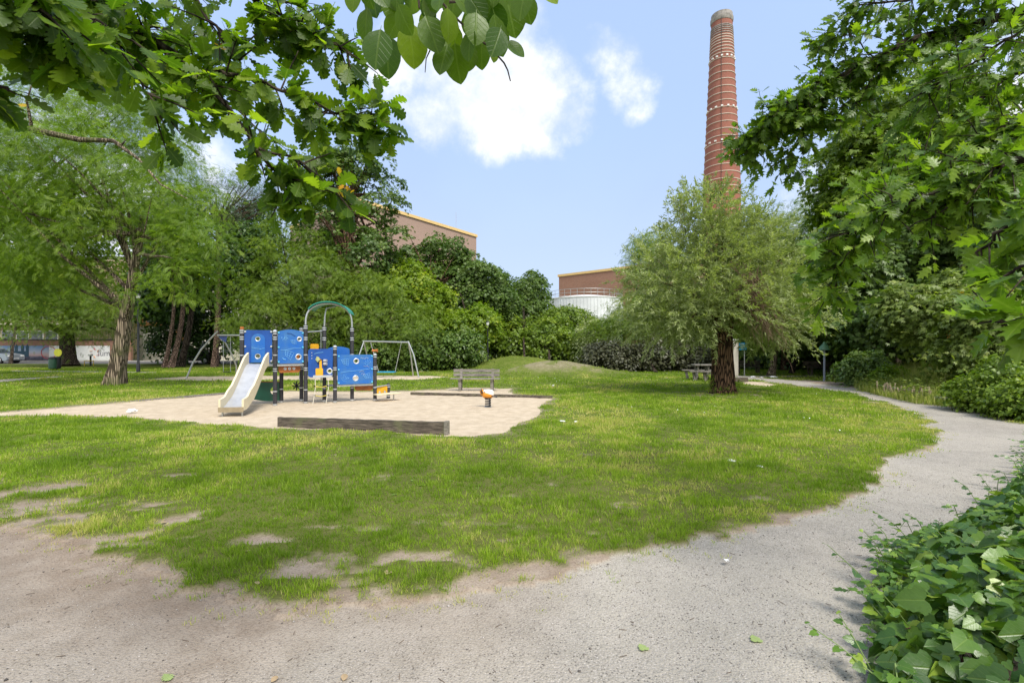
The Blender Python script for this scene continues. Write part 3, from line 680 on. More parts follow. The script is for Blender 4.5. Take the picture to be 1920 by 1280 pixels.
    t('leafy_tree', 'small dark tree standing left of the white tank', (985, 690), [(990,555,38,38,46,2.4),(975,600,45,42,45,2.4)], 'm', LG['deep'], BD, 340, 60, .8, .21, 28, trunk_r=.09, tmpl=SPRIG, low=1, lump=.4)
    t('shrub', 'dense dark green shrub wall below the trees beside the swings', (800, 695), [(690,660,70,36,33.5,1.6),(780,660,60,38,33.5,1.6),(850,655,60,42,33.8,1.6),(620,655,60,40,33.5,1.6)], 's', LG['deep'], BD, 560, 56, .6, .22, 29, trunk_r=.1, tmpl=RHOMB, low=1, cat='shrub', crown='foliage')
    t('shrub', 'broad layered green bush behind the grassy mounds', (1030, 690), [(1030,640,72,44,42,3),(960,640,42,45,42,2.6),(1060,600,50,25,44,2.4)], 's', LG['mid'], BD, 700, 64, .75, .20, 30, trunk_r=.12, tmpl=SPRIG, low=1, cat='shrub', crown='foliage')
    t('shrub', 'grey green bush between the mounds and the purple hedge', (1110, 692), [(1112,640,32,42,38,1.6)], 's', LG['willow'], BD, 110, 50, .6, .2, 31, trunk_r=.1, low=1, cat='shrub', crown='foliage')
    t('hedge', 'dark purple leaved hedge along the back lawn right of the mounds', (1230, 698), [(1160,668,50,28,33,1.3),(1230,665,55,32,33,1.3),(1310,668,55,30,33,1.3),(1120,665,25,28,34,1.2)], 'h', LG['purple'], BD, 460, 60, .6, .2, 32, trunk_r=.1, low=1, cat='hedge', crown='foliage')
    # --- right
    t('leafy_tree', 'green tree overhanging the purple hedge left of the willow', (1200, 694), [(1200,590,70,48,36,2.8),(1270,600,70,50,36,2.8),(1150,620,45,30,36,2),(1215,470,40,36,40,2.2),(1240,510,70,50,40,2.6)], 'm', LG['mid'], BD, 520, 60, .95, .28, 33, trunk_r=.22, tmpl=FROND, low=1)
    t('backdrop_tree', 'open topped pale tree right behind the willow crown', (1470, 694), [(1440,450,60,50,36,2.6),(1520,420,55,40,36,2.6),(1500,500,70,50,36,2.8)], 'b', LG['mid'], BB, 330, 56, .85, .27, 34, trunk_r=.2, trunk_top=(1490,440,36), tmpl=FROND, low=1, lump=.55, limbs=34)
    t('leafy_tree', 'green tree with pale leaning trunk beyond the path', (1446, 704), [(1450,590,75,45,28,2.4),(1510,560,60,50,28,2.2),(1400,610,50,40,29,2)], 'm', LG['mid'], BG, 420, 58, .8, .26, 35, trunk_r=.19, trunk_top=(1462,620,28), tmpl=FROND, low=1)
    t('leafy_tree', 'dark shaded tree with thin black trunk behind the far bench', (1484, 700), [(1500,600,60,45,31,2.4),(1570,610,60,45,31,2.4)], 'm', LG['deep'], BD, 330, 58, .9, .27, 36, trunk_r=.14, low=1, tmpl=FROND)
    t('tall_tree', 'tall pale feathery tree rising against the sky on the right', (1680, 706), [(1640,300,85,75,27,3.2),(1730,220,110,90,27,3.2),(1600,380,60,60,27,2.6),(1780,350,120,80,27,3)], 't', LG['mid'], BG, 760, 56, .8, .24, 37, trunk_r=.3, tmpl=SPRIG, low=1, lump=.45, inner=.3)
    t('leafy_tree', 'bluish green layered tree on the right behind the lamp post', (1640, 708), [(1620,500,90,80,24,2.6),(1700,450,90,70,25,2.6),(1650,590,80,60,22.5,2.2)], 'm', LG['deep'], BD, 900, 56, .6, .19, 38, trunk_r=.2, tmpl=SPRIG, low=1)
    t('leafy_tree', 'deep shade tree filling the right side over the planting bed', (1860, 715), [(1800,420,120,100,22,2.8),(1900,560,110,110,20,2.6),(1780,560,70,60,21,2)], 'm', LG['deep'], BD, 850, 56, .6, .19, 39, trunk_r=.2, tmpl=SPRIG, low=1)
    t('young_tree', 'young olive green tree with thin pale stem in the bed', (1771, 712), [(1720,575,60,38,17.5,1.2),(1800,550,60,40,17.5,1.2),(1735,615,30,22,17,.8)], 'y', LG['olive'], BG, 260, 52, .5, .17, 40, trunk_r=.075, trunk_top=(1778,590,17.6), tmpl=SPRIG, low=1, limbs=24)
    r = t('berry_shrub', 'shrub with orange berry clusters at the right edge', (1860, 728), [(1850,600,60,60,15,1.3),(1910,640,50,60,14.5,1.3),(1820,660,40,36,15,1.0)], 'y', LG['olive'], BG, 300, 52, .45, .14, 41, trunk_r=.06, tmpl=SPRIG, low=1, cat='shrub', crown='foliage')
    rg = np.random.default_rng(5); p = sprays([(P(1850,600,15).x-r.location.x, 15-r.location.y, P(1850,600,15).z, 1.0, 1.1, 1.0), (P(1905,640,14.5).x-r.location.x, 14.5-r.location.y, P(1905,640,14.5).z, .8, .9, .9)], 60, 22, .09, rg)
    bulk('berries', RHOMB[0], RHOMB[1], p[0], p[1], p[2], np.full(len(p[0]), .05), LG['berry'], r, rnd=p[3])
    t('shrub', 'low rounded dark bush at the start of the planting bed', (1620, 716), [(1618,690,34,28,20.5,.9)], 's', LG['deep'], BD, 150, 50, .35, .14, 42, trunk_r=.05, low=1, cat='shrub', crown='foliage')
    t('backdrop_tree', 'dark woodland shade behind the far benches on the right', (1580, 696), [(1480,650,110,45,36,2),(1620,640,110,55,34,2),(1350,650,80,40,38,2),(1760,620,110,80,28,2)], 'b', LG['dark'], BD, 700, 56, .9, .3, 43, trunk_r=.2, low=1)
    t('backdrop_tree', 'far green trees closing the view past the right edge', (2050, 720), [(1980,400,130,200,26,4),(2080,600,120,120,20,3)], 'b', LG['deep'], BD, 420, 60, 1.1, .34, 44, trunk_r=.3, low=1)
    t('shrub', 'bright leafy bush spilling on to the path at the right edge', (1860, 782), [(1850,738,52,30,12.3,.8),(1900,735,60,45,11.8,.9),(1950,760,60,50,10.8,.9),(1905,690,50,30,13.2,.8)], 's', LG['mid'], BD, 520, 40, .26, .085, 45, trunk_r=.03, low=1, cat='shrub', crown='foliage', tmpl=(IVY[0], IVY[1], None))
    t('shrub', 'yellow green low bush behind the paling fence', (1700, 722), [(1665,700,22,16,19,.6),(1885,705,40,22,14.5,.7)], 's', LG['yellow'], BD, 110, 46, .28, .1, 46, trunk_r=.03, low=1, cat='shrub', crown='foliage')
if exec_trees: build_trees()

# ------------------------------------------------------------------ willow
def build_willow():
    rg = np.random.default_rng(99)
    bx, by = G(1356, 737); b = Vector((bx, by, -.05)); Y = by
    root = empty('willow_tree', b, 0, 'broad silvery willow with thick dark ridged trunk standing on the lawn', 'tree')
    ell = []
    for cx, cy_, rx, ry, dy, rd in [(1330,515,106,108,0,2.1),(1262,535,76,74,-.4,1.7),(1420,540,84,88,.2,1.8),(1325,415,62,62,0,1.3),(1345,580,95,42,-.8,1.5),(1255,598,58,36,-.3,1.3),(1462,588,42,50,0,1.1),(1400,450,58,48,.2,1.2)]:
        p = P(cx, cy_, Y+dy)-b; ell.append((p.x, p.y, p.z, rx/F*Y, rd, ry/F*Y))
    pos, ax, nz, rn, c = shoots(ell, 2350, 44, .78, rg, .5)
    tops = []
    for px, py, L in [(1258,350,1.1),(1275,360,1.1),(1248,385,.9),(1330,330,1.2),(1312,345,1.1),(1345,350,1.0),(1300,365,1.0),(1380,375,.9),(1395,362,.9),(1420,385,.9),(1438,378,.9),(1370,355,1.0),(1285,380,1.0),(1322,372,1.0),(1358,372,1.0),(1265,372,.9),(1405,395,.8),(1180,440,.9),(1165,462,.7),(1195,455,.8),(1450,400,.8),(1240,405,.9)]:
        tops.append((P(px, py, Y+rg.uniform(-.8, .8))-b, L))
    tp, ta, tn = [], [], []; mb = MB()
    for q, L in tops:
        d = Vector(((q.x-0)*.10, rg.normal(0, .1), 1)).normalized()
        if q.x < -2.6: d = Vector((-.75, 0, .65)).normalized()
        p0 = q-d*L*1.15
        mb.tube([p0-d*.4, p0, p0+d*L*.5+Vector((.02, 0, 0)), q], [.012, .01, .006, .002], 5)
        for k in range(46):
            tt = rg.random()**.8; s = p0+d*(L*1.15*tt); rd = Vector(rg.normal(0, 1, 3)).normalized()
            s2 = s+rd*(1-tt)*.22*rg.random(); tp.append(s2); ta.append(d*.7+rd*.9); tn.append(rd.cross(d)+Vector((0, 0, .4)))
    pos = np.concatenate([pos, np.array(tp)]); ax = np.concatenate([ax, np.array(ta)]); nz = np.concatenate([nz, np.array(tn)]); rn = np.concatenate([rn, rg.random(len(tp))])
    k = pos[:, 2] > .9; pos, ax, nz, rn = pos[k], ax[k], nz[k], rn[k]
    # keep the trunk in view: thin out the foliage in front of it
    k = ~((np.abs(pos[:, 0]-.02) < .5) & (pos[:, 2] < 2.45) & (pos[:, 1] < .4) & (rg.random(len(pos)) < .97)); pos, ax, nz, rn = pos[k], ax[k], nz[k], rn[k]
    bulk('crown', LANCE[0], LANCE[1], pos, ax, nz, .13*(1+.6*(rg.random(len(pos))-.5)), LG['willow'], root, rnd=rn)
    tr = MB()
    top = P(1352, 575, Y)-b
    n = 22; pts = []; rad = []
    for i in range(n):
        t = i/(n-1); pts.append(Vector((top.x*t+.03*math.sin(t*5), .04*math.sin(t*4), top.z*t))); z = top.z*t
        rad.append(.345+.17*math.exp(-z/.22)+.03*math.sin(t*9)+.05*t)
    tr.tube(pts, rad, 44, lambda i, a: 1+.055*math.sin(a*7+i*.12)+.05*math.sin(a*13-i*.2+1)+.03*math.sin(a*3+i*.3))
    for i in rg.permutation(len(c))[:34]:
        e = Vector(c[i]); p0 = Vector((top.x+rg.uniform(-.2, .2), rg.uniform(-.2, .2), top.z*rg.uniform(.8, 1.0)))
        if e.z < 1.5: continue
        mid = p0.lerp(e, .5)+Vector((0, 0, .25)); tr.tube([p0, p0.lerp(mid, .6), mid, mid.lerp(e, .5), e], [.07, .05, .035, .022, .008], 6)
    tr.build('trunk', BB, root, smooth=True)
    mb.build('top_shoots', BG, root)
    # bundle of dead brown twigs hanging on the right
    dt = MB()
    for i in range(170):
        a = P(1398+rg.normal(0, 16), 545+rg.normal(0, 26), Y-1.2+rg.normal(0, .4))-b; e = P(1452+rg.normal(0, 20), 615+rg.normal(0, 22), Y-1.3+rg.normal(0, .4))-b
        m1 = a.lerp(e, .5)+Vector((rg.normal(0, .06), rg.normal(0, .06), .22+rg.normal(0, .08)))
        dt.tube([a, m1, e], [.011, .008, .003], 4)
        for _ in range(2):
            f = m1.lerp(e, rg.random()); dt.tube([f, f+Vector((rg.normal(.1, .15), rg.normal(0, .1), -abs(rg.normal(.15, .12))))], [.005, .002], 3)
    dt.build('dead_twigs', plain('dead_twig', (.20, .13, .085), .9), root)
    # suckers at the foot of the trunk
    e2 = [(0, 0, .12, .62, .62, .34), (-.35, -.1, .1, .4, .3, .45), (.3, -.2, .1, .35, .3, .35)]
    pos, ax, nz, rn, c = shoots(e2, 130, 18, .22, rg, .9); k = pos[:, 2] > .03
    bulk('suckers', LANCE[0], LANCE[1], pos[k], ax[k], nz[k], np.full(k.sum(), .085), LG['mid'], root, rnd=rn[k])
build_willow()

# ------------------------------------------------------------------ chimney and buildings
def uvbox(o, s=1.0):
    me = o.data; l = me.uv_layers.new(name='UVMap')
    for p in me.polygons:
        n = p.normal
        for li in p.loop_indices:
            v = me.vertices[me.loops[li].vertex_index].co
            if abs(n.z) > .7: l.data[li].uv = (v.x*s, v.y*s)
            else:
                h = Vector((-n.y, n.x, 0)).normalized(); l.data[li].uv = (v.dot(h)*s, v.z*s)
    return o
M['brick_pink'] = brickmat('brick_pink', (.33, .215, .165), (.38, .25, .195), (.31, .25, .21), 2.2, var=.25)
M['brick_brown'] = brickmat('brick_brown', (.27, .125, .08), (.34, .17, .11), (.30, .22, .17), 1.6, var=.35)
M['brick_chim'] = brickmat('brick_chimney', (.31, .095, .062), (.24, .072, .048), (.27, .16, .125), 1.6, var=.45)
M['white_paint'] = plain('white_paint', (.78, .78, .76), .5, var=.06)
M['band'] = plain('pale_band', (.56, .47, .40), .8, var=.1)
M['soot'] = plain('sooty_stone', (.36, .33, .31), .9, var=.25, scale=2)
M['yellow_trim'] = plain('yellow_trim', (.72, .50, .20), .6, var=.1)
M['cream'] = plain('cream_render', (.62, .57, .48), .85, var=.08, scale=1)
M['glass'] = plain('dark_glass', (.035, .045, .055), .08, var=.2, spec=.8)
M['steel'] = plain('galvanised_steel', (.50, .52, .52), .38, .75, var=.1, scale=20)
M['black'] = plain('black_metal', (.022, .023, .026), .45, .2, var=.2)
M['tank'] = plain('tank_sheet', (.76, .78, .80), .45, .1, var=.12, scale=.25)

def build_chimney():
    Y = 90.0; cx = (1353.5-960)/F*Y
    hz = lambda py: H+(HY-py)/F*(Y-2.6)
    root = empty('chimney', (cx, Y, 0), 0, 'tall round red brick factory chimney with pale steel bands', 'chimney')
    r_at = lambda z: np.interp(z, [0, hz(330), hz(197), hz(15)], [3.95, 32/F*Y, 26.0/F*Y, 18.0/F*Y])
    zt = hz(28)
    prof = [(r_at(z), z) for z in np.linspace(0, zt, 40)]
    mb = MB(); mb.lathe((0, 0, 0), prof, 64); sh = mb.build('shaft', M['brick_chim'], root, smooth=True)
    l = sh.data.uv_layers.new(name='UVMap'); me = sh.data
    for p in me.polygons:
        us = []
        for li in p.loop_indices:
            v = me.vertices[me.loops[li].vertex_index].co; us.append(math.atan2(v.y, v.x)*3.0)
        for li, u in zip(p.loop_indices, us):
            if max(us)-u > 9: u += 6*math.pi
            v = me.vertices[me.loops[li].vertex_index].co; l.data[li].uv = (u, v.z)
    # crown
    c = MB(); zc = zt; r0 = r_at(zt)
    c.lathe((0, 0, 0), [(r0+.05, zc+.005), (r0+.16, zc+.3), (r0+.16, zc+.9), (r0+.02, zc+1.0), (r0+.02, zc+1.6), (r0-.3, zc+1.62), (r0-.3, zc+1.2)], 48); c.build('cap', M['soot'], root, smooth=True)
    ys = [325+k*0 for k in range(0)]
    pys = [y for y in np.arange(356, 95, -13.6)]+[88, 81.5, 75.5, 69, 63.5, 58, 53, 48, 43.5, 39.5, 36, 33]
    for py in pys:
        z = hz(py+6); r = r_at(z); b = MB(); hh = .075 if py > 95 else .085
        b.lathe((0, 0, 0), [(r+.01, z-hh), (r+.075, z-hh*.8), (r+.075, z+hh*.8), (r+.01, z+hh)], 56); b.build('band', M['band'] if py > 50 else M['soot'], root, smooth=True)
    for py in (100, 197, 262):
        z = hz(py); r = r_at(z)
        for k in range(16):
            a = 2*math.pi*k/16; MBk = MB(); MBk.box((math.cos(a)*(r+.08), math.sin(a)*(r+.08), z), (.2, .36, .26), a); MBk.build('anchor_plate', M['white_paint'], root)
    # lightning conductor and ladder
    lad = MB(); a = R(-115); pts = [Vector((math.cos(a)*(r_at(z)+.12), math.sin(a)*(r_at(z)+.12), z)) for z in np.linspace(5, zt+1, 30)]
    lad.tube(pts, .035, 5); lad.build('lightning_conductor', M['black'], root)
build_chimney()

def wallbox(name, corners, z0, z1, mat, parent, loc):
    mb = MB(); n = len(corners); vs = [(x-loc[0], y-loc[1], z0) for x, y in corners]+[(x-loc[0], y-loc[1], z1) for x, y in corners]
    fs = [(i, (i+1) % n, n+(i+1) % n, n+i) for i in range(n)]+[tuple(range(n, 2*n))]
    mb.add(vs, fs); o = mb.build(name, mat, parent)
    bm = bmesh.new(); bm.from_mesh(o.data); bmesh.ops.recalc_face_normals(bm, faces=bm.faces); bm.to_mesh(o.data); bm.free()
    return uvbox(o)
def quad_out(A, B, depth):
    A = Vector((*A, 0)); B = Vector((*B, 0)); d = (B-A).normalized(); n = Vector((-d.y, d.x, 0))
    if n.y < 0: n = -n
    return [tuple(A.xy), tuple(B.xy), tuple((B+n*depth).xy), tuple((A+n*depth).xy)]

def build_far_buildings():
    # pink brick power hall at left of centre
    h = 25.0
    A = (P(662, 350, 77).x, 77.0); B = (P(893, 430, 103).x, 103.2)
    root = empty('brick_hall', (A[0], A[1], 0), 0, 'tall windowless pinkish brick hall with yellow roof edge rising behind the trees', 'building')
    Lw = (-44.0, 96.0); back = (A[0]-16, 122.0)
    cs = [A, B, back, Lw]
    wallbox('wall', cs, 0, h, M['brick_pink'], root, A)
    cx, cyy = np.mean([p[0] for p in cs]), np.mean([p[1] for p in cs])
    grow = [((p[0]-cx)*1.012+cx, (p[1]-cyy)*1.012+cyy) for p in cs]
    wallbox('roof_edge', grow, h+.003, h+.55, M['yellow_trim'], root, A)
    # ventilation slots and lower pale annex seen through the crowns
    dv = Vector((B[0]-A[0], B[1]-A[1], 0)).normalized(); nv = Vector((dv.y, -dv.x, 0))
    for k in range(4):
        s = MB(); p = dv*(5+k*6.5)+nv*.06; s.box((p.x, p.y, 9), (3.2, .12, 2.0), math.atan2(dv.y, dv.x)); s.build('window', M['glass'], root)
    mb = MB(); p = dv*27+Vector((0, 0, 0)); mb.cyl((p.x-1.2, p.y-1.0, h+.56), .05, 3.4, 6); mb.build('mast', M['steel'], root)
    # pale annex
    A2 = (P(800, 0, 62).x, 62.0); B2 = (P(880, 0, 66).x, 66.0)
    rt = empty('white_annex', (A2[0], A2[1], 0), 0, 'low white annex glimpsed through the crowns below the pink brick hall', 'building')
    wallbox('wall', quad_out(A2, B2, 8), 0, 12.2, M['white_paint'], rt, A2)
    g = quad_out(A2, B2, 8); wallbox('roof_edge', [(x*1.0, y) for x, y in g], 12.203, 12.5, M['soot'], rt, A2)
    # brown brick building right
    A = (P(1048, 517, 95).x, 95.0); B = (P(1500, 465, 68).x, 67.0); h = 15.2
    h = H+(650-519)/F*95
    root = empty('brick_factory', (A[0], A[1], 0), 0, 'long brown brick factory with cream parapet behind the white tank', 'building')
    wallbox('wall', quad_out(A, B, 20), 0, h, M['brick_brown'], root, A)
    q = quad_out(A, B, 20); cx, cyy = np.mean([p[0] for p in q]), np.mean([p[1] for p in q])
    wallbox('parapet', [((x-cx)*1.012+cx, (y-cyy)*1.012+cyy) for x, y in q], h+.003, h+.45, M['yellow_trim'], root, A)
    dv = Vector((B[0]-A[0], B[1]-A[1], 0)).normalized(); nv = Vector((dv.y, -dv.x, 0))
    for k in range(7):
        for zz in (4.0, 8.2):
            s = MB(); p = dv*(12+k*5)+nv*.06; s.box((p.x, p.y, zz), (2.4, .12, 2.2), math.atan2(dv.y, dv.x)); w = s.build('window', M['white_paint'], root)
            s = MB(); p = dv*(12+k*5)+nv*.14; s.box((p.x, p.y, zz), (2.1, .06, 1.9), math.atan2(dv.y, dv.x)); s.build('pane', M['glass'], w)
    # white tank
    Y = 72.0; cx = P(1097, 0, Y).x; r = 69/F*Y; zt = H+(650-556)/F*(Y-r)
    root = empty('storage_tank', (cx, Y, 0), 0, 'round pale metal storage tank with railing round its roof', 'tank')
    mb = MB(); mb.lathe((0, 0, 0), [(r, 0), (r, zt)], 96); mb.build('shell', M['tank'], root, smooth=True)
    mb = MB()
    for k in range(72):
        a = 2*math.pi*k/72; mb.box((math.cos(a)*(r+.03), math.sin(a)*(r+.03), zt/2), (.05, .05, zt-.02), a)
    mb.build('ribs', M['tank'], root)
    mb = MB(); mb.lathe((0, 0, 0), [(r+.08, zt+.003), (r+.08, zt+.12), (r*.5, zt+.55), (.3, zt+.8)], 96); mb.build('roof', M['white_paint'], root, smooth=True)
    mb = MB()
    for k in range(36):
        a = 2*math.pi*k/36; mb.cyl((math.cos(a)*(r-.05), math.sin(a)*(r-.05), zt+.08), .03, 1.1, 5)
    for zz in (.65, 1.15):
        mb.tube([Vector((math.cos(2*math.pi*k/48)*(r-.05), math.sin(2*math.pi*k/48)*(r-.05), zt+zz)) for k in range(49)], .03, 5, cap=False)
    mb.build('railing', M['steel'], root)
    # tank neighbour roof
build_far_buildings()

def text_mesh(s, size, ext=.004):
    cu = bpy.data.curves.new('lettering', 'FONT'); cu.body = s; cu.size = size; cu.extrude = ext
    o = bpy.data.objects.new('lettering_tmp', cu); C.objects.link(o)
    dg = bpy.context.evaluated_depsgraph_get(); me = bpy.data.meshes.new_from_object(o.evaluated_get(dg)); bpy.data.objects.remove(o); return me

def build_left_street():
    # road and pavement
    m = plain('asphalt', (.085, .085, .088), .9, var=.15, scale=3)
    mb = MB(); x0, x1 = -90, -24
    mb.add([(x0, 46.6, .012), (x1, 46.6, .012), (x1, 53, .012), (x0, 53, .012)], [(0, 1, 2, 3)]); tag(mb.build('road', m), 'street along the left side of the park', None, None, 'structure')
    mb = MB(); mb.box((-57, 53.75, .05), (66, 1.5, .12)); tag(mb.build('pavement', plain('paving', (.32, .30, .28), .9)), 'pavement before the banner wall', None, None, 'structure')
    # banner wall
    Y = 55.0; xa, xb = P(-120, 0, Y).x, P(245, 0, Y).x
    root = empty('boundary_wall', ((xa+xb)/2, Y, 0), 0, 'low brick wall carrying a long printed banner beside the street', 'wall')
    w = xb-xa
    mb = MB(); mb.box((0, .15, 1.2), (w, .3, 2.4)); uvbox(mb.build('brickwork', M['brick_brown'], root))
    mb = MB(); mb.box((0, .15, 2.47), (w+.2, .5, .13)); mb.build('coping', M['black'], root)
    b0, b1 = P(-60, 0, Y).x-root.location.x, P(92, 0, Y).x-root.location.x; c1 = P(206, 0, Y).x-root.location.x
    # printed skyline banner: sky gradient is the print itself
    m, nt, bs, out = newmat('skyline_print'); tc = ND(nt, 'ShaderNodeTexCoord'); sp = ND(nt, 'ShaderNodeSeparateXYZ'); nt.links.new(tc.outputs['Object'], sp.inputs[0])
    n = ND(nt, 'ShaderNodeTexNoise', i_Scale=.9, i_Detail=4.0); nt.links.new(tc.outputs['Object'], n.inputs[0])
    pr = ND(nt, 'ShaderNodeValToRGB'); nt.links.new(mth(nt, 'ADD', mth(nt, 'DIVIDE', sp.outputs[2], 1.65), mth(nt, 'MULTIPLY', mth(nt, 'SUBTRACT', n.outputs[0], .5), .35)), pr.inputs[0])
    e = pr.color_ramp.elements; e[0].color = (.10, .10, .14, 1); e[0].position = .1; e[1].color = (.10, .22, .42, 1); e[1].position = 1
    e.new(.25).color = (.16, .14, .18, 1); e.new(.34).color = (.50, .33, .30, 1); e.new(.6).color = (.38, .42, .50, 1)
    nt.links.new(pr.outputs[0], bs.inputs['Base Color']); bs.inputs['Roughness'].default_value = .6
    mb = MB(); mb.box(((b0+b1)/2, -.03, .825), (b1-b0, .03, 1.65)); bo = mb.build('skyline_banner', m, root); bo.location = (0, 0, .12)
    bt = MB(); cxs = P(37, 0, Y).x-root.location.x
    dk = plain('print_teal', (.02, .07, .11), .7)
    for dx in (-.9, -.35, .35, .9): bt.box((cxs+dx, -.052, .95), (.34, .012, 1.3)); bt.add([(cxs+dx-.22, -.055, 1.6), (cxs+dx+.22, -.055, 1.6), (cxs+dx, -.055, 1.98)], [(0, 1, 2)])
    bt.box((cxs, -.053, .75), (1.9, .008, .85)); bt.build('printed_tower', dk, root)
    rr = random.Random(4); bt = MB(); x = b0+.2
    while x < b1-.6:
        wd = rr.uniform(.2, .6); hh = rr.uniform(.15, .42); bt.box((x, -.056, .14+hh/2), (wd, .008, hh)); x += wd
    bt.build('printed_roofs', plain('print_roofs', (.07, .07, .11), .7, var=.3, scale=3), root)
    mb = MB(); mb.box(((b1+c1)/2+.01, -.03, .945), (c1-b1-.02, .03, 1.65)); mb.build('white_banner', M['white_paint'], root)
    me = text_mesh('luminus', .95); t = link('lettering', me, plain('print_grey', (.20, .20, .23), .6), root); t.location = (P(184, 0, Y).x-root.location.x, -.055, .62); t.rotation_euler = (R(90), 0, 0)
    red = plain('print_red', (.65, .05, .06), .6); org = plain('print_orange', (.85, .30, .04), .6); st = MB(); st2 = MB()
    lx = P(178, 0, Y).x-root.location.x
    for k in range(6):
        a = k*math.pi/3+.3; p = Vector((lx+.34*math.cos(a), -.052, .95+.34*math.sin(a))); q = Vector((lx+.58*math.cos(a+.35), -.052, .95+.58*math.sin(a+.35)))
        (st if k % 2 else st2).bar(p, q, .016, .17, (0, 1, 0))
    st.build('emblem', red, root); st2.build('emblem', org, root)
    ring = MB(); rx = P(92, 0, Y).x-root.location.x
    ring.tube([Vector((rx+.85*math.cos(2*math.pi*k/32), -.06, 1.0+.7*math.sin(2*math.pi*k/32))) for k in range(33)], .035, 5, cap=False); ring.build('printed_ring', red, root)
    # brick office behind
    Y = 66.0; xa, xb = P(-150, 0, Y).x, P(122, 0, Y).x
    root = empty('brick_office', (xa, Y, 0), 0, 'red brick office with ribbon windows seen under the trees at far left', 'building'); w = xb-xa
    mb = MB(); mb.box((w/2, 6, 7.0), (w, 12, 14)); uvbox(mb.build('wall', M['brick_pink'], root))
    for zc, hh in ((3.0, 1.7), (6.3, 1.9), (9.8, 1.9)):
        n = 9
        for k in range(n):
            mb = MB(); mb.box((1.2+(k+.5)*(w-2)/n, -.04, zc), ((w-2)/n*.86, .1, hh)); f = mb.build('window', M['white_paint'], root)
            mb = MB()
            for j in (-1, 0, 1): mb.box((1.2+(k+.5)*(w-2)/n+j*(w-2)/n*.27, -.11, zc), ((w-2)/n*.24, .06, hh*.86))
            mb.build('pane', M['glass'], f)
    mb = MB(); mb.box((w/2, -.35, 4.75), (w, .7, .18)); mb.build('canopy', M['cream'], root)
    mb = MB(); mb.box((w/2, 6, 14.16), (w+.4, 12.4, .3)); mb.build('roof', M['soot'], root)
    # yellow ribbed building
    Y = 62.0; xa, xb = P(130, 0, Y).x, P(262, 0, Y).x
    root = empty('yellow_clad_building', (xa, Y, 0), 0, 'building clad in yellow ribbed panels above the banner wall', 'building'); w = xb-xa
    mb = MB(); mb.box((w/2, 4, 6.5), (w, 8, 13)); mb.build('wall', M['cream'], root)
    mb = MB()
    for k in range(int(w/.34)): mb.box((.17+k*.34, -.05, 6.4), (.2, .1, 12.6))
    mb.build('cladding', plain('yellow_clad', (.46, .36, .19), .55), root)
    mb = MB(); mb.box((w/2, 4, 13.1), (w+.3, 8.3, .2)); mb.build('roof', M['soot'], root)
    # white house behind pines
    Y = 58.0; xa, xb = P(268, 0, Y).x, P(520, 0, Y).x
    root = empty('cream_house', (xa, Y, 0), 0, 'cream rendered house with terracotta band behind the pines', 'building'); w = xb-xa
    mb = MB(); mb.box((w/2, 4, 4.6), (w, 8, 9.2)); mb.build('wall', M['cream'], root)
    mb = MB(); mb.box((w*.28, -.05, 3.0), (1.0, .12, 6.0)); mb.box((w*.28-3.2, -.05, 4.6), (4.2, .12, 1.0)); mb.build('terracotta_band', plain('terracotta', (.55, .23, .07), .7), root)
    for k in range(5):
        for zz in (1.6, 5.2):
            mb = MB(); mb.box((1.2+k*3.0, -.03, zz), (1.5, .1, 1.5)); f = mb.build('window', M['white_paint'], root); mb = MB(); mb.box((1.2+k*3.0, -.09, zz), (1.3, .05, 1.3)); mb.build('pane', M['glass'], f)
    mb = MB(); mb.box((w/2, 4, 9.35), (w+.6, 8.6, .25)); mb.build('roof', M['soot'], root)
build_left_street()

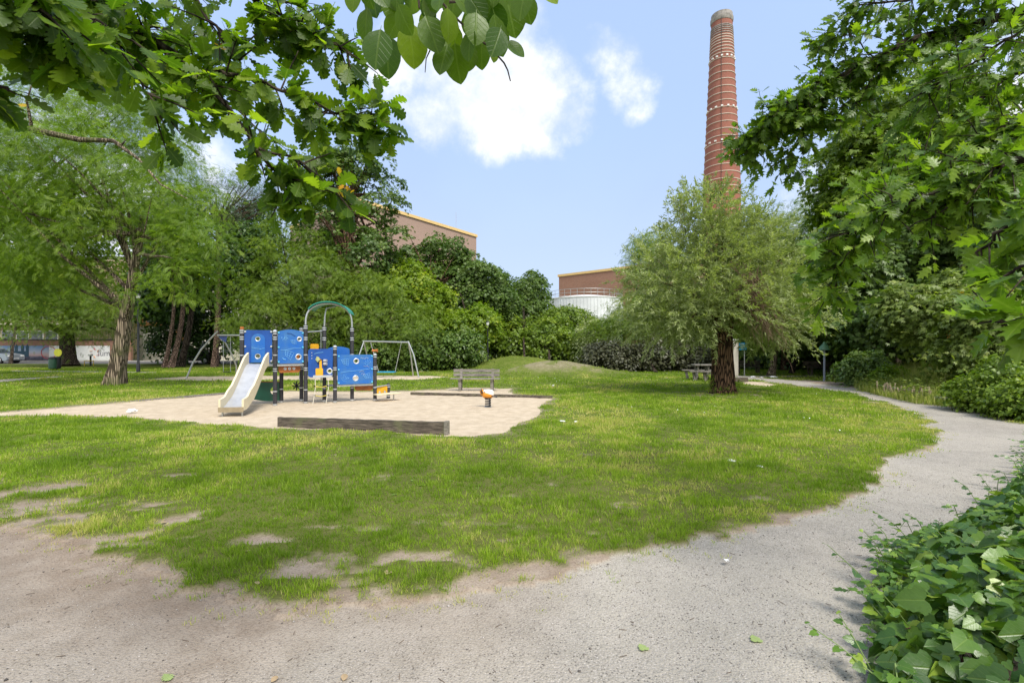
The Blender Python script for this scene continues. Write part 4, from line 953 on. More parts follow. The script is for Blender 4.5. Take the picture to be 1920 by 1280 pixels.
# ------------------------------------------------------------------ cars
def car(name, label, loc, rz, paint, L=4.3, W=1.75, Hh=1.5):
    root = empty(name, loc, rz, label, 'car', 'cars parked on the street')
    prof = [(-2.1, .35), (-2.12, .62), (-2.0, .85), (-1.75, .96), (-1.3, 1.0), (-.85, 1.02), (-.80, 1.05)]
    body = [(-2.12, .32), (-2.15, .60), (-2.05, .84), (-1.2, 1.0), (-.8, 1.02), (1.55, 1.02), (1.95, .95), (2.12, .78), (2.14, .4), (2.0, .26), (-1.95, .24)]
    def ext(poly, w, taper=1.0, ztop=None):
        mb = MB(); n = len(poly); vs = []
        for s in (-1, 1):
            for x, z in poly:
                k = taper if (ztop and z > ztop) else 1.0; vs.append((x, s*w/2*k, z))
        fs = [tuple(reversed(range(n))), tuple(range(n, 2*n))]+[(i, (i+1) % n, n+(i+1) % n, n+i) for i in range(n)]
        return mb.add(vs, fs)
    ext(body, W).build('body', paint, root, bevel=.05, smooth=True)
    cab = [(-1.05, 1.0), (-.35, 1.40), (.1, 1.47), (.95, 1.46), (1.45, 1.30), (1.85, 1.0)]
    ext(cab, W*.93, .80, 1.2).build('cabin', M['glass'], root, bevel=.04, smooth=True)
    rf = [(-.33, 1.405), (.1, 1.475), (.95, 1.465), (1.42, 1.325), (1.42, 1.36), (.95, 1.51), (.1, 1.52), (-.36, 1.43)]
    ext(rf, W*.93*.82).build('roof', paint, root, bevel=.012, smooth=True)
    for x in (-1.32, 1.32):
        for s in (-1, 1):
            w = MB(); w.tube([Vector((x, s*(W/2-.2), .32)), Vector((x, s*(W/2+.012), .32))], .32, 24); wo = w.build('wheel', plain('tyre', (.02, .02, .02), .85), root, smooth=True)
            h = MB(); h.tube([Vector((x, s*(W/2), .32)), Vector((x, s*(W/2+.03), .32))], [.21, .19], 16); h.build('rim', M['steel'], wo)
    for s in (-1, 1):
        l = MB(); l.box((-2.09, s*.62, .74), (.14, .34, .14)); l.build('headlight', M['white_paint'], root, bevel=.03)
        l = MB(); l.box((2.09, s*.66, .78), (.1, .28, .14)); l.build('tail_light', plain('tail_red', (.4, .02, .02), .3), root, bevel=.02)
        l = MB(); l.box((-.78, s*(W/2+.08), 1.06), (.14, .2, .12)); l.build('mirror', paint, root, bevel=.02)
    l = MB(); l.box((-2.145, 0, .48), (.03, .5, .11)); l.build('number_plate', M['white_paint'], root)
    return root
silver = plain('silver_paint', (.30, .34, .40), .3, .5, var=.03); dkp = plain('black_paint', (.03, .034, .04), .25, .3, var=.03)
x, y = P(-10, 0, 48.0).x, 48.0
car('parked_car', 'silver grey car parked at the far left edge by the banner wall', (x, y, .012), R(180), silver)
car('parked_car', 'dark car parked behind the pine trunks on the street', (P(352, 0, 47).x, 48.0, .012), R(8), dkp)

# ------------------------------------------------------------------ play structure
def build_play():
    Z0 = -.05
    blue = plain('blue_panel', (.010, .11, .42), .32, var=.16, scale=3, spec=.5, dirt=(.045, .155, .36)); dblue = plain('deep_blue_panel', (.010, .075, .33), .35, var=.16, scale=3)
    beige = plain('beige_plastic', (.66, .58, .40), .45, var=.05); postm = plain('charcoal_post', (.035, .035, .042), .5, var=.2, scale=14)
    alu = plain('aluminium_ring', (.62, .64, .66), .35, .6, var=.05); green = plain('green_canopy', (.02, .26, .19), .35, var=.06); dgreen = plain('dark_green_panel', (.006, .085, .05), .4)
    orange = plain('orange_brown_panel', (.42, .13, .02), .5, var=.2); yellow = plain('yellow_panel', (.75, .40, .02), .4); cyan = plain('cyan_bolt', (.10, .45, .68), .4)
    rope = plain('rope', (.62, .58, .48), .9, var=.15, scale=40); yrope = plain('yellow_rope', (.62, .50, .10), .9); pale = plain('light_blue_relief', (.16, .42, .75), .4, var=.1)
    P1 = (453.5, 13.55, 619); P2 = (515.5, 13.75, 621); P3 = (527.5, 14.5, 680); P4 = (565, 15.0, 616); P5 = (573, 14.3, 611); P6 = (608, 14.8, 614); P7 = (628, 14.5, 650); P8 = (660, 15.0, 616); P9 = (703, 15.1, 665); P10 = (728, 15.65, 721)
    cx, cyy = P(570, 0, 14.4).x, 14.4
    root = empty('play_structure', (cx, cyy, Z0), 0, 'blue panelled play house with metal slide and green arched roof on the sand', 'playground'); O = Vector((cx, cyy, Z0))
    rel = lambda px, py, Y: P(px, py, Y)-O
    pos = []
    for i, (px, Y, pt) in enumerate([P1, P2, P3, P4, P5, P6, P7, P8, P9, P10]):
        a = rel(px, 650, Y); zt = rel(px, pt, Y).z; a.z = 0
        pos.append(Vector((a.x, a.y, zt)))
        mb = MB(); mb.cyl((a.x, a.y, .05), .056, zt-.05, 20); po = mb.build('post', postm, root, smooth=True)
        mb = MB(); mb.cyl((a.x, a.y, -.1), .05, .15, 14); mb.build('post_foot', M['steel'], po)
        rg = MB()
        zs = [.05, .42] if zt > 1 else [.1, .45]
        zs += [z for z in (1.0, 1.06, 1.45, 1.9, 1.96) if z < zt-.1]+[zt-.02, zt-.08]
        for z in zs: rg.cyl((a.x, a.y, z), .0605, .028, 20)
        rg.build('ring', alu, po, smooth=True)
        cp = MB(); cp.lathe((a.x, a.y, zt), [(.056, .001), (.05, .03), (.02, .045), (.001, .048)], 14); cp.build('cap', postm if i not in (1, 8, 6) else alu, po, smooth=True)
    p1, p2, p3, p4, p5, p6, p7, p8, p9, p10 = pos
    def panel(a, b, z0, z1, mat, holes=(), arch=0.0, front=.0, bolts=True, name='panel', inset=.07, cham=.05):
        """plate between two posts; holes as (u in 0..1, v in 0..1, r)"""
        A = Vector((a.x, a.y, 0)); B = Vector((b.x, b.y, 0)); d = (B-A); L = d.length; d.normalize(); n = Vector((d.y, -d.x, 0))
        w = L-2*inset; h = z1-z0; out = [(0, cham), (cham, 0), (w-cham, 0), (w, cham), (w, h-cham)]
        if arch: out += [(w-cham-(w-2*cham)*k/10, h+arch*math.sin(math.pi*k/10)) for k in range(11)]
        else: out += [(w-cham, h), (cham, h)]
        out += [(0, h-cham)]
        hl = [circ(u*w, v*h, r, 20) for u, v, r in holes]
        o = link(name, fill_mesh(out, hl, .024), mat, root)
        base = A+d*inset+n*front; o.location = (base.x, base.y, z0); o.rotation_euler = (0, 0, math.atan2(d.y, d.x))
        for u, v, r in holes:
            rr = MB(); c = Vector((u*w, .012, v*h)); rr.tube([c+Vector((math.cos(2*math.pi*k/20)*(r+.008), 0, math.sin(2*math.pi*k/20)*(r+.008))) for k in range(21)], .02, 8, cap=False); rr.build('porthole', alu, o, smooth=True)
        if bolts:
            for u, v in ((.03, .05), (.97, .05), (.03, .95), (.97, .95), (.03, .5), (.97, .5)):
                b_ = MB(); c = Vector((u*w, -.002, v*h)); b_.tube([c, c+Vector((0, -.02, 0))], [.03, .022], 10); b_.build('bolt', cyan if mat is blue else alu, o, smooth=True)
        return o, w, h
    def relief(o, pts, mat=pale, r=.006, closed=False):
        mb = MB(); q = [Vector((x, -.004, z)) for x, z in pts]
        if closed: q.append(q[0])
        mb.tube(q, r, 5); return mb.build('relief', mat, o)
    def kite(o, cx, cz, s, rot=0):
        pts = [(-.5, .5), (.5, .35), (.25, -.5), (-.35, -.1)]; c, sn = math.cos(rot), math.sin(rot)
        q = [(cx+s*(x*c-z*sn), cz+s*(x*sn+z*c)) for x, z in pts]; relief(o, q, closed=True)
        for k in (.33, .66):
            relief(o, [(q[0][0]*(1-k)+q[1][0]*k, q[0][1]*(1-k)+q[1][1]*k), (q[3][0]*(1-k)+q[2][0]*k, q[3][1]*(1-k)+q[2][1]*k)], r=.004)
            relief(o, [(q[0][0]*(1-k)+q[3][0]*k, q[0][1]*(1-k)+q[3][1]*k), (q[1][0]*(1-k)+q[2][0]*k, q[1][1]*(1-k)+q[2][1]*k)], r=.004)
    def dots(o, cx, cz, s, n=22, seed=1):
        rr = random.Random(seed); mb = MB()
        for _ in range(n):
            a = rr.random()*6.28; q = s*math.sqrt(rr.random()); c = Vector((cx+q*math.cos(a), 0, cz+q*math.sin(a)*.8)); mb.tube([c, c+Vector((0, -.006, 0))], .009, 6)
        mb.build('relief', pale, o)
    zpl = 1.22
    # A: slide entry panel with arched door shape
    o, w, h = panel(p1, p2, zpl+.03, zpl+.95, dblue, [(.48, .73, .055), (.48, .20, .062)], bolts=True, front=.03)
    arch = [(w*.25, 0), (w*.25, h*.70)]+[(w*.5-w*.25*math.cos(math.pi*k/10), h*.70+h*.18*math.sin(math.pi*k/10)) for k in range(1, 10)]+[(w*.75, h*.70), (w*.75, 0)]
    q = link('door_shape', fill_mesh([(x, z+.01) for x, z in arch], [circ(w*.48, h*.73, .07), circ(w*.48, h*.20, .078)], .01), blue, o); q.location = (0, -.012, 0)
    relief(q, [(w*.27, h*.47), (w*.4, h*.44), (w*.6, h*.42), (w*.73, h*.45)])
    # B
    o, w, h = panel(p2, p5, zpl+.0, zpl+.93, blue, [(.84, .76, .05), (.80, .20, .065)], arch=.05, front=.02)
    dots(o, w*.25, h*.78, .10); kite(o, w*.62, h*.66, .15, .3); kite(o, w*.42, h*.26, .26, -.2); relief(o, [(w*.1, h*.42), (w*.3, h*.41), (w*.6, h*.47), (w*.9, h*.47)])
    relief(o, [(w*.35, h*.94), (w*.5, h*.93), (w*.68, h*.85)], r=.01, mat=dblue); relief(o, [(w*.17, h*.18), (w*.22, h*.13), (w*.3, h*.12)], r=.012)
    # C
    o, w, h = panel(p5, p7, .80, 1.64, dblue, [(.88, .21, .06)], front=.02, bolts=False)
    relief(o, [(w*.25, h*.82), (w*.4, h*.86), (w*.62, h*.88)], r=.007)
    for k in range(3): relief(o, [(w*.14, h*(.86-.1*k)), (w*.17, h*(.86-.1*k))], r=.017, mat=alu)
    lf = MB(); lf.add([(w*.30, -.02, h*.62), (w*.36, -.03, h*.74), (w*.46, -.02, h*.70), (w*.5, -.02, h*.56), (w*.42, -.03, h*.5)], [(0, 1, 2, 3, 4)]); lf.build('leaf_plate', plain('pale_green_plate', (.40, .42, .18), .5), o)
    yl = MB(); yl.box((w*.47, -.05, h*.17), (w*.30, .07, .24)); yl.box((w*.52, -.04, h*.42), (w*.10, .04, .36)); yl.build('climbing_hold', yellow, o, bevel=.01)
    kn = MB()
    for zz in (.58, .47): kn.tube([Vector((w*.66, -.03, h*zz)), Vector((w*.78, -.08, h*zz))], [.045, .04], 12)
    kn.build('knob', alu, o, smooth=True)
    hd = MB(); hd.tube([Vector((w*.40, -.03, h*.5)), Vector((w*.45, -.06, h*.56)), Vector((w*.55, -.06, h*.62)), Vector((w*.68, -.04, h*.6))], .012, 8); hd.build('handle', M['black'], o, smooth=True)
    # D
    o, w, h = panel(p7, p9, .565, 1.46, blue, [(.52, .78, .065), (.50, .20, .065)], front=.03)
    kite(o, w*.22, h*.74, .22, .2); kite(o, w*.84, h*.24, .20, .5); dots(o, w*.2, h*.22, .12, 24, 5); relief(o, [(w*.08, h*.40), (w*.3, h*.44), (w*.6, h*.46), (w*.92, h*.52)])
    dots(o, w*.86, h*.72, .12, 18, 9)
    # scratched scribbles
    rr = random.Random(8)
    for sx, sz, n in ((.64, .88, 9), (.72, .60, 7), (.6, .43, 6), (.66, .34, 5)):
        relief(o, [(w*(sx+.028*k), h*sz+rr.uniform(-.022, .022)) for k in range(n)], r=.004, mat=alu)
    # E behind
    o, w, h = panel(p6, p8, 1.0, 1.66, blue, [], arch=.05, front=0, bolts=False)
    # rear and side panels so the house is closed from other sides
    panel(p1, Vector((p3.x-.9, p3.y-.1, 0)), zpl, zpl+.9, dblue, [(.5, .6, .07)], bolts=False, inset=.05)
    panel(p3, p4, zpl+.02, zpl+.40, orange, [], bolts=False)
    o, w, h = panel(p2, p5, zpl-.27, zpl-.04, orange, [(.3, .5, .02), (.5, .5, .02), (.7, .5, .02)], bolts=False, inset=.12, front=-.10)
    o, w, h = panel(p8, p9, .34, .53, orange, [], bolts=False, front=-.05)
    o, w, h = panel(p9, p10, .18, .46, yellow, [(.25, .3, .02), (.75, .3, .02)], bolts=False, front=.02)
    # decks
    def deck(cs, z, mat):
        mb = MB(); n = len(cs); mb.add([(c.x, c.y, z) for c in cs]+[(c.x, c.y, z-.05) for c in cs], [tuple(range(n)), tuple(reversed(range(n, 2*n)))]+[(i, n+i, n+(i+1) % n, (i+1) % n) for i in range(n)]); mb.build('deck', mat, root)
    deck([p1, p2, p3, Vector((p3.x-.85, p3.y-.15, 0))], zpl-.02, M['steel']); deck([p2, p5, p4, p3], zpl-.025, M['steel'])
    deck([p5, p7, p6], .86, M['steel']); deck([p7, p9, p8, p6], .55, M['steel'])
    mb = MB(); a, b = p5.lerp(p7, .30), p5.lerp(p7, .93); n = Vector((.2, -.98, 0)); mb.add([(a.x, a.y, .86), (b.x, b.y, .86), (b.x+n.x*.22, b.y+n.y*.22, .86), (a.x+n.x*.22, a.y+n.y*.22, .86), (a.x, a.y, .80), (b.x, b.y, .80), (b.x+n.x*.22, b.y+n.y*.22, .80), (a.x+n.x*.22, a.y+n.y*.22, .80)], [(0, 1, 2, 3), (7, 6, 5, 4), (3, 2, 6, 7), (0, 3, 7, 4), (1, 5, 6, 2)]); mb.build('step', alu, root)
    # white seat
    mb = MB(); s = p9; e = Vector((p10.x+.12, p10.y-.12, 0)); mb.bar((s.x+.05, s.y-.18, .22), (e.x+.28, e.y-.15, .24), .34, .035); so = mb.build('bench_seat', beige, root, bevel=.008)
    mb = MB(); q = rel(738, 650, 15.3); mb.cyl((q.x, q.y, -.05), .02, .27, 8); mb.build('seat_leg', M['steel'], so)
    mb = MB(); mb.bar((p9.x+.02, p9.y-.05, .45), (p10.x, p10.y, .47), .05, .03); mb.build('rail', alu, root)
    # slide
    top = rel(484, 665, 13.42); bot = rel(433, 770, 11.62)
    dv = Vector((bot.x-top.x, bot.y-top.y, 0)); Ls = dv.length; dv.normalize(); sd = Vector((-dv.y, dv.x, 0))
    prof = [(0, zpl+.02), (.16, zpl+.0), (.32, zpl-.08), (.55, zpl-.27), (.85, zpl-.53), (1.15, zpl-.76), (1.4, .35), (1.58, .27), (1.72, .24), (Ls, .23)]
    prof = [(a*Ls/1.88, z) for a, z in prof[:-1]]+[(Ls, .235)]
    def sweep(offs, mat, name, parent):
        """offs: cross-section (side, dz) loop swept along the profile"""
        mb = MB(); n = len(offs(0)); vs = []
        for i, (s_, z) in enumerate(prof):
            for so_, dz in offs(i/(len(prof)-1)): 
                p = Vector((top.x, top.y, 0))+dv*s_+sd*so_; vs.append((p.x, p.y, z+dz))
        fs = []
        for i in range(len(prof)-1):
            for k in range(n): fs.append((i*n+k, (i+1)*n+k, (i+1)*n+(k+1) % n, i*n+(k+1) % n))
        fs += [tuple(range(n)), tuple(reversed(range((len(prof)-1)*n, len(prof)*n)))]
        mb.add(vs, fs); me = mb.mesh(name); bm = bmesh.new(); bm.from_mesh(me); bmesh.ops.recalc_face_normals(bm, faces=bm.faces); bm.to_mesh(me); bm.free()
        o = link(name, me, mat, parent, True)
        try: me.set_sharp_from_angle(angle=R(35))
        except Exception: pass
        return o
    chm = plain('polished_chute', (.52, .53, .55), .33, .45, var=.08, scale=5)
    ch = sweep(lambda t: [(-.235, .0), (-.20, -.012), (0, -.02), (.20, -.012), (.235, .0), (.235, -.03), (-.235, -.03)], chm, 'slide_chute', root)
    hgt = lambda t: .30 if t < .08 else (.26 if t < .75 else (.21 if t < .9 else .20))
    for s in (-1, 1):
        sweep(lambda t: [(s*.237, -.07), (s*.237, hgt(t)), (s*.285, hgt(t)), (s*.285, -.07)], beige, 'slide_side', root)
    mb = MB(); p = Vector((top.x, top.y, 0))+dv*(Ls+.012); mb.bar((p.x-sd.x*.28, p.y-sd.y*.28, .19), (p.x+sd.x*.28, p.y+sd.y*.28, .19), .03, .12); mb.build('slide_lip', plain('bronze_lip', (.30, .24, .15), .5), root)
    for s in (-1, 1):
        mb = MB(); p = Vector((top.x, top.y, 0))+dv*(Ls-.08)+sd*(s*.22); mb.cyl((p.x, p.y, -.08), .022, .26, 8); mb.build('slide_foot', M['steel'], root)
    # green lower panel behind slide with hole
    a = rel(470, 650, 14.0); b = p3; a.z = 0
    A = Vector((a.x, a.y, 0)); d = Vector((b.x-a.x, b.y-a.y, 0)); L = d.length
    out = [(0, .08)]+[(L*k/8, .08-.05*math.sin(math.pi*k/8)-.10*k/8) for k in range(1, 9)]+[(L, .52), (0, .56)]
    o = link('lower_panel', fill_mesh(out, [circ(L*.72, .28, .10, 18, .7)], .025), dgreen, root); o.location = (a.x, a.y, .12); o.rotation_euler = (0, 0, math.atan2(d.y, d.x))
    mb = MB(); mb.bar((0, .01, .57), (L, .01, .53), .05, .03); mb.build('panel_trim', plain('brown_trim', (.22, .10, .03), .6), o)
    # arched roof
    A5, A8, A6 = Vector((p5.x, p5.y, 0)), Vector((p8.x, p8.y, 0)), Vector((p6.x, p6.y, 0))
    peak = rel(618, 569, 14.7).z; zs5 = p5.z; zs8 = p8.z
    def archpt(t, up=0, off=Vector((0, 0, 0))):
        base = A5.lerp(A8, .5-.5*math.cos(math.pi*t)); z = (zs5 if t < .5 else zs8)+(peak-(zs5 if t < .5 else zs8))*math.sin(math.pi*t)**.62; return Vector((base.x, base.y, z+up))+off
    mb = MB(); mb.tube([archpt(k/24) for k in range(25)], .028, 10); mb.build('roof_hoop', M['steel'], root, smooth=True)
    mb = MB(); q = archpt(.48, -.02, Vector((.1, .5, 0))); mb.tube([Vector((p6.x, p6.y, p6.z)), Vector((p6.x+.02, p6.y, p6.z+.35)), Vector((p6.x+.05, p6.y, q.z-.12)), q], .026, 10); mb.build('roof_stay', M['steel'], root, smooth=True)
    vs = []; fs = []; dep = Vector((-.12, .75, 0)); fr = Vector((.03, -.15, 0)); N = 20
    for k in range(N+1):
        t = .17+.70*k/N
        for off, up in ((fr, .03), (dep, .03), (dep, .055), (fr, .055)): vs.append(archpt(t, up, off))
    for k in range(N):
        for j in range(4): fs.append((k*4+j, (k+1)*4+j, (k+1)*4+(j+1) % 4, k*4+(j+1) % 4))
    fs += [(0, 1, 2, 3), tuple(reversed((N*4, N*4+1, N*4+2, N*4+3)))]
    mb = MB(); mb.add(vs, fs); ro = mb.build('roof', green, root, smooth=True)
    # net climber & bar behind between p4 and p6
    mb = MB(); a = Vector((p4.x, p4.y, p4.z-.12)); b = Vector((p6.x, p6.y, p6.z-.1)); mb.tube([a, b], .02, 8); mb.build('crossbar', M['steel'], root)
    mb = MB(); a = p6+Vector((-.12, .05, 0)); mb.tube([Vector((a.x, a.y, z)) for z in (.6, 1.2, 2.0, p6.z-.05)], .015, 6); mb.build('pole', M['steel'], root)
    mb = MB(); mb.box((p6.x-.32, p6.y+.05, 1.66), (.26, .03, .26)); mb.build('yellow_plate', yellow, root, bevel=.02)
    # rope ladder
    lad = MB(); yl = MB(); n = Vector((.2, -.98, 0))
    a, b = p5.lerp(p7, .36)+n*.2, p5.lerp(p7, .80)+n*.2
    for q in (a, b): lad.tube([Vector((q.x, q.y, .82)), Vector((q.x+.02, q.y-.02, .5)), Vector((q.x-.01, q.y-.06, .2)), Vector((q.x-.03, q.y-.1, -.02))], .011, 6)
    for z in (.55, .28):
        yl.tube([Vector((a.x, a.y-.03, z)), Vector(((a.x+b.x)/2, (a.y+b.y)/2-.03, z-.04)), Vector((b.x, b.y-.03, z))], .012, 6)
    lo = lad.build('rope_ladder', rope, root); yl.build('rung', yrope, lo)
    kn = MB()
    for q in (a, b):
        for z in (.55, .28): kn.box((q.x, q.y-.03, z), (.05, .05, .04))
    kn.build('knot', M['black'], lo, bevel=.01)
    # orange horn telescope on p9
    mb = MB(); q = Vector((p9.x, p9.y, p9.z)); mb.tube([q+Vector((-.08, 0, .13)), q+Vector((-.05, 0, .13)), q+Vector((.03, 0, .13)), q+Vector((.08, 0, .13))], [.05, .035, .035, .06], 12); mb.build('toy_telescope', orange, root, smooth=True)
    mb = MB(); q = Vector((p1.x, p1.y, p1.z)); mb.cyl(q, .05, .1, 12); mb.build('orange_cap', orange, root)
    # play wheel behind
    mb = MB(); q = rel(556, 723, 15.2); 
    for k in range(4): mb.bar(q-Vector((math.cos(k*.785)*.14, 0, math.sin(k*.785)*.14)), q+Vector((math.cos(k*.785)*.14, 0, math.sin(k*.785)*.14)), .03, .03)
    mb.tube([q, Vector((p4.x, p4.y, q.z))], .012, 6); mb.build('play_wheel', M['black'], root)
build_play()

# ------------------------------------------------------------------ swings
def build_swings():
    st = M['steel']
    Y = 26.9; O = Vector((P(722, 0, Y).x, Y, 0))
    root = empty('swing_set', O, 0, 'galvanised A frame swing with a blue nest seat right of the play house', 'swing', 'swing frames')
    r = lambda px, py, y=Y: P(px, py, y)-O
    zt = r(722, 640).z; xl, xr = r(677, 0).x, r(766, 0).x
    mb = MB(); mb.tube([Vector((xl-.05, .5, zt+.02)), Vector((xr+.05, -.1, zt-.05))], .045, 10); mb.build('crossbar', st, root, smooth=True)
    for x0, y0, fx, fy in ((xl, .5, -.05, 1.3), (xl, .5, -.35, -.5), (xr, -.1, .1, .9), (xr, -.1, .62, -.15)):
        t = Vector((x0, y0, zt)); f = Vector((x0+fx, y0+fy, -.05)); m = t.lerp(f, .4)+Vector((fx*.12, fy*.1, .05)); mb = MB(); mb.tube([t, m, f], [.04, .04, .04], 10); mb.build('leg', st, root, smooth=True)
    s0, s1 = r(708, 697.5), r(739, 697.5); mb = MB(); mb.box(((s0.x+s1.x)/2, .2, s0.z), (s1.x-s0.x+.05, .5, .06)); so = mb.build('seat', plain('seat_blue', (.03, .30, .50), .5), root, bevel=.02)
    tl, tr_ = r(693, 641), r(751, 643)
    for a, b in ((tl, s0), (tr_, s1)):
        mb = MB(); mb.tube([Vector((a.x, .2, zt-.06)), Vector((b.x, .2, b.z))], .014, 6); mb.build('hanging_chain', plain('pale_chain', (.55, .56, .55), .5, .4), root)
    # left swing frame with curved legs
    Y = 25.6; O = Vector((P(410, 0, Y).x, Y, 0))
    root = empty('swing_set', O, 0, 'swing frame with bowed steel legs left of the play house', 'swing', 'swing frames')
    top = r = lambda px, py, y=Y: P(px, py, y)-O
    a = top(408, 621); f = top(349, 709.5)
    cv = [a, a.lerp(f, .2)+Vector((-.06, 0, .10)), a.lerp(f, .45)+Vector((-.12, 0, .17)), a.lerp(f, .72)+Vector((-.12, 0, .12)), Vector((f.x, 0, -.05))]
    mb = MB(); mb.tube(cv, .042, 10); mb.build('leg', st, root, smooth=True)
    b = top(407, 628); g = top(423, 709)
    mb = MB(); mb.tube([b, Vector((b.x+.22, .3, b.z-.35)), Vector((b.x+.38, .6, b.z-.95)), Vector((g.x+.05, .9, .6)), Vector((g.x, 1.0, -.05))], .042, 10); mb.build('leg', st, root, smooth=True)
    z = top(0, 628.5).z; xe = top(560, 0).x
    mb = MB(); mb.tube([Vector((a.x, 0, z)), Vector((xe, .2, z))], .045, 10); mb.build('crossbar', st, root, smooth=True)
    for fy in (-.75, .85):
        mb = MB(); mb.tube([Vector((xe, .2, z)), Vector((xe+.2, .2+fy*.5, z*.5)), Vector((xe+.3, .2+fy, -.05))], .042, 10); mb.build('leg', st, root, smooth=True)
    x0, x1 = top(416.5, 0).x, top(430, 0).x; zs = top(0, 697).z
    mb = MB(); mb.box(((x0+x1)/2, .1, zs), (x1-x0, .2, .04)); mb.build('seat', M['black'], root, bevel=.012)
    for x in (x0, x1):
        mb = MB(); mb.tube([Vector((x, .1, z)), Vector((x, .1, zs))], .014, 6); mb.build('hanging_chain', st, root)
    mb = MB(); mb.add([(a.x+.0, .02, z-.04), (a.x+.5, .02, z-.04), (a.x+.42, .02, z-.38), (a.x+.2, .02, z-.25)], [(0, 1, 2, 3)]); mb.build('blue_gusset', plain('gusset_blue', (.05, .08, .25), .5), root)
build_swings()

# ------------------------------------------------------------------ benches, rider, timbers, lamps
wood_grey = barkmat('weathered_wood', (.085, .08, .07), (.27, .25, .22), 22, .4, 1.0)
def woodmat(name, c1, c2):
    m, nt, b, out = newmat(name); tc = ND(nt, 'ShaderNodeTexCoord'); mp = ND(nt, 'ShaderNodeMapping'); mp.inputs['Scale'].default_value = (.8, 9, 9); nt.links.new(tc.outputs['Object'], mp.inputs[0])
    n = ND(nt, 'ShaderNodeTexNoise', i_Scale=4.0, i_Detail=8.0, i_Roughness=.7); nt.links.new(mp.outputs[0], n.inputs[0])
    n2 = ND(nt, 'ShaderNodeTexNoise', i_Scale=3.0, i_Detail=5.0); nt.links.new(tc.outputs['Object'], n2.inputs[0])
    col = mixc(nt, sstep(nt, n.outputs[0], .35, .68), c1, c2); col = mixc(nt, mth(nt, 'MULTIPLY', sstep(nt, n2.outputs[0], .5, .7), .5), col, (.13, .14, .06))
    nt.links.new(col, b.inputs['Base Color']); b.inputs['Roughness'].default_value = .9
    bp = ND(nt, 'ShaderNodeBump', i_Strength=.6, i_Distance=.01); nt.links.new(n.outputs[0], bp.inputs['Height']); nt.links.new(bp.outputs[0], b.inputs['Normal']); return m
M['wood'] = woodmat('grey_timber', (.10, .09, .08), (.33, .30, .26)); M['oldwood'] = woodmat('dark_timber', (.035, .028, .02), (.16, .13, .10))
def bench(label, loc, rz, mat, group='park benches', w=1.86):
    root = empty('park_bench', loc, rz, label, 'bench', group)
    for z, t in ((.56, .0), (.72, .02)):
        mb = MB(); mb.box((-.02, .22+t, z), (w-.06, .035, .125)); mb.build('back_slat', mat, root, bevel=.006)
    for y in (-.2, -.06, .08):
        mb = MB(); mb.box((-.03, y, .43), (w+.04, .115, .035)); mb.build('seat_slat', mat, root, bevel=.006)
    for s in (-1, 1):
        x = s*w*.33; mb = MB(); mb.box((x, -.14, .2), (.11, .11, .42)); mb.build('leg', mat, root, bevel=.008)
        mb = MB(); mb.bar((x, .12, -.02), (x, .27, .80), .10, .06, (0, 1, 0)); mb.build('back_support', mat, root, bevel=.006)
        mb = MB(); mb.box((x, -.02, .385), (.09, .44, .05)); mb.build('bearer', mat, root)
    return root
bx, by = G(893, 730.5)
bench('weathered grey wooden bench facing the sand at the back of the play area', (bx, by, 0), R(-3), M['wood'])
bench('dark bench half hidden in shade under the trees near the leaning pale trunk', (P(1402, 0, 30).x, 30, 0), 0, M['oldwood'])
bench('dark bench in deep shade behind the grey lamp post', (P(1538, 0, 28.6).x, 28.6, 0), R(4), M['oldwood'])

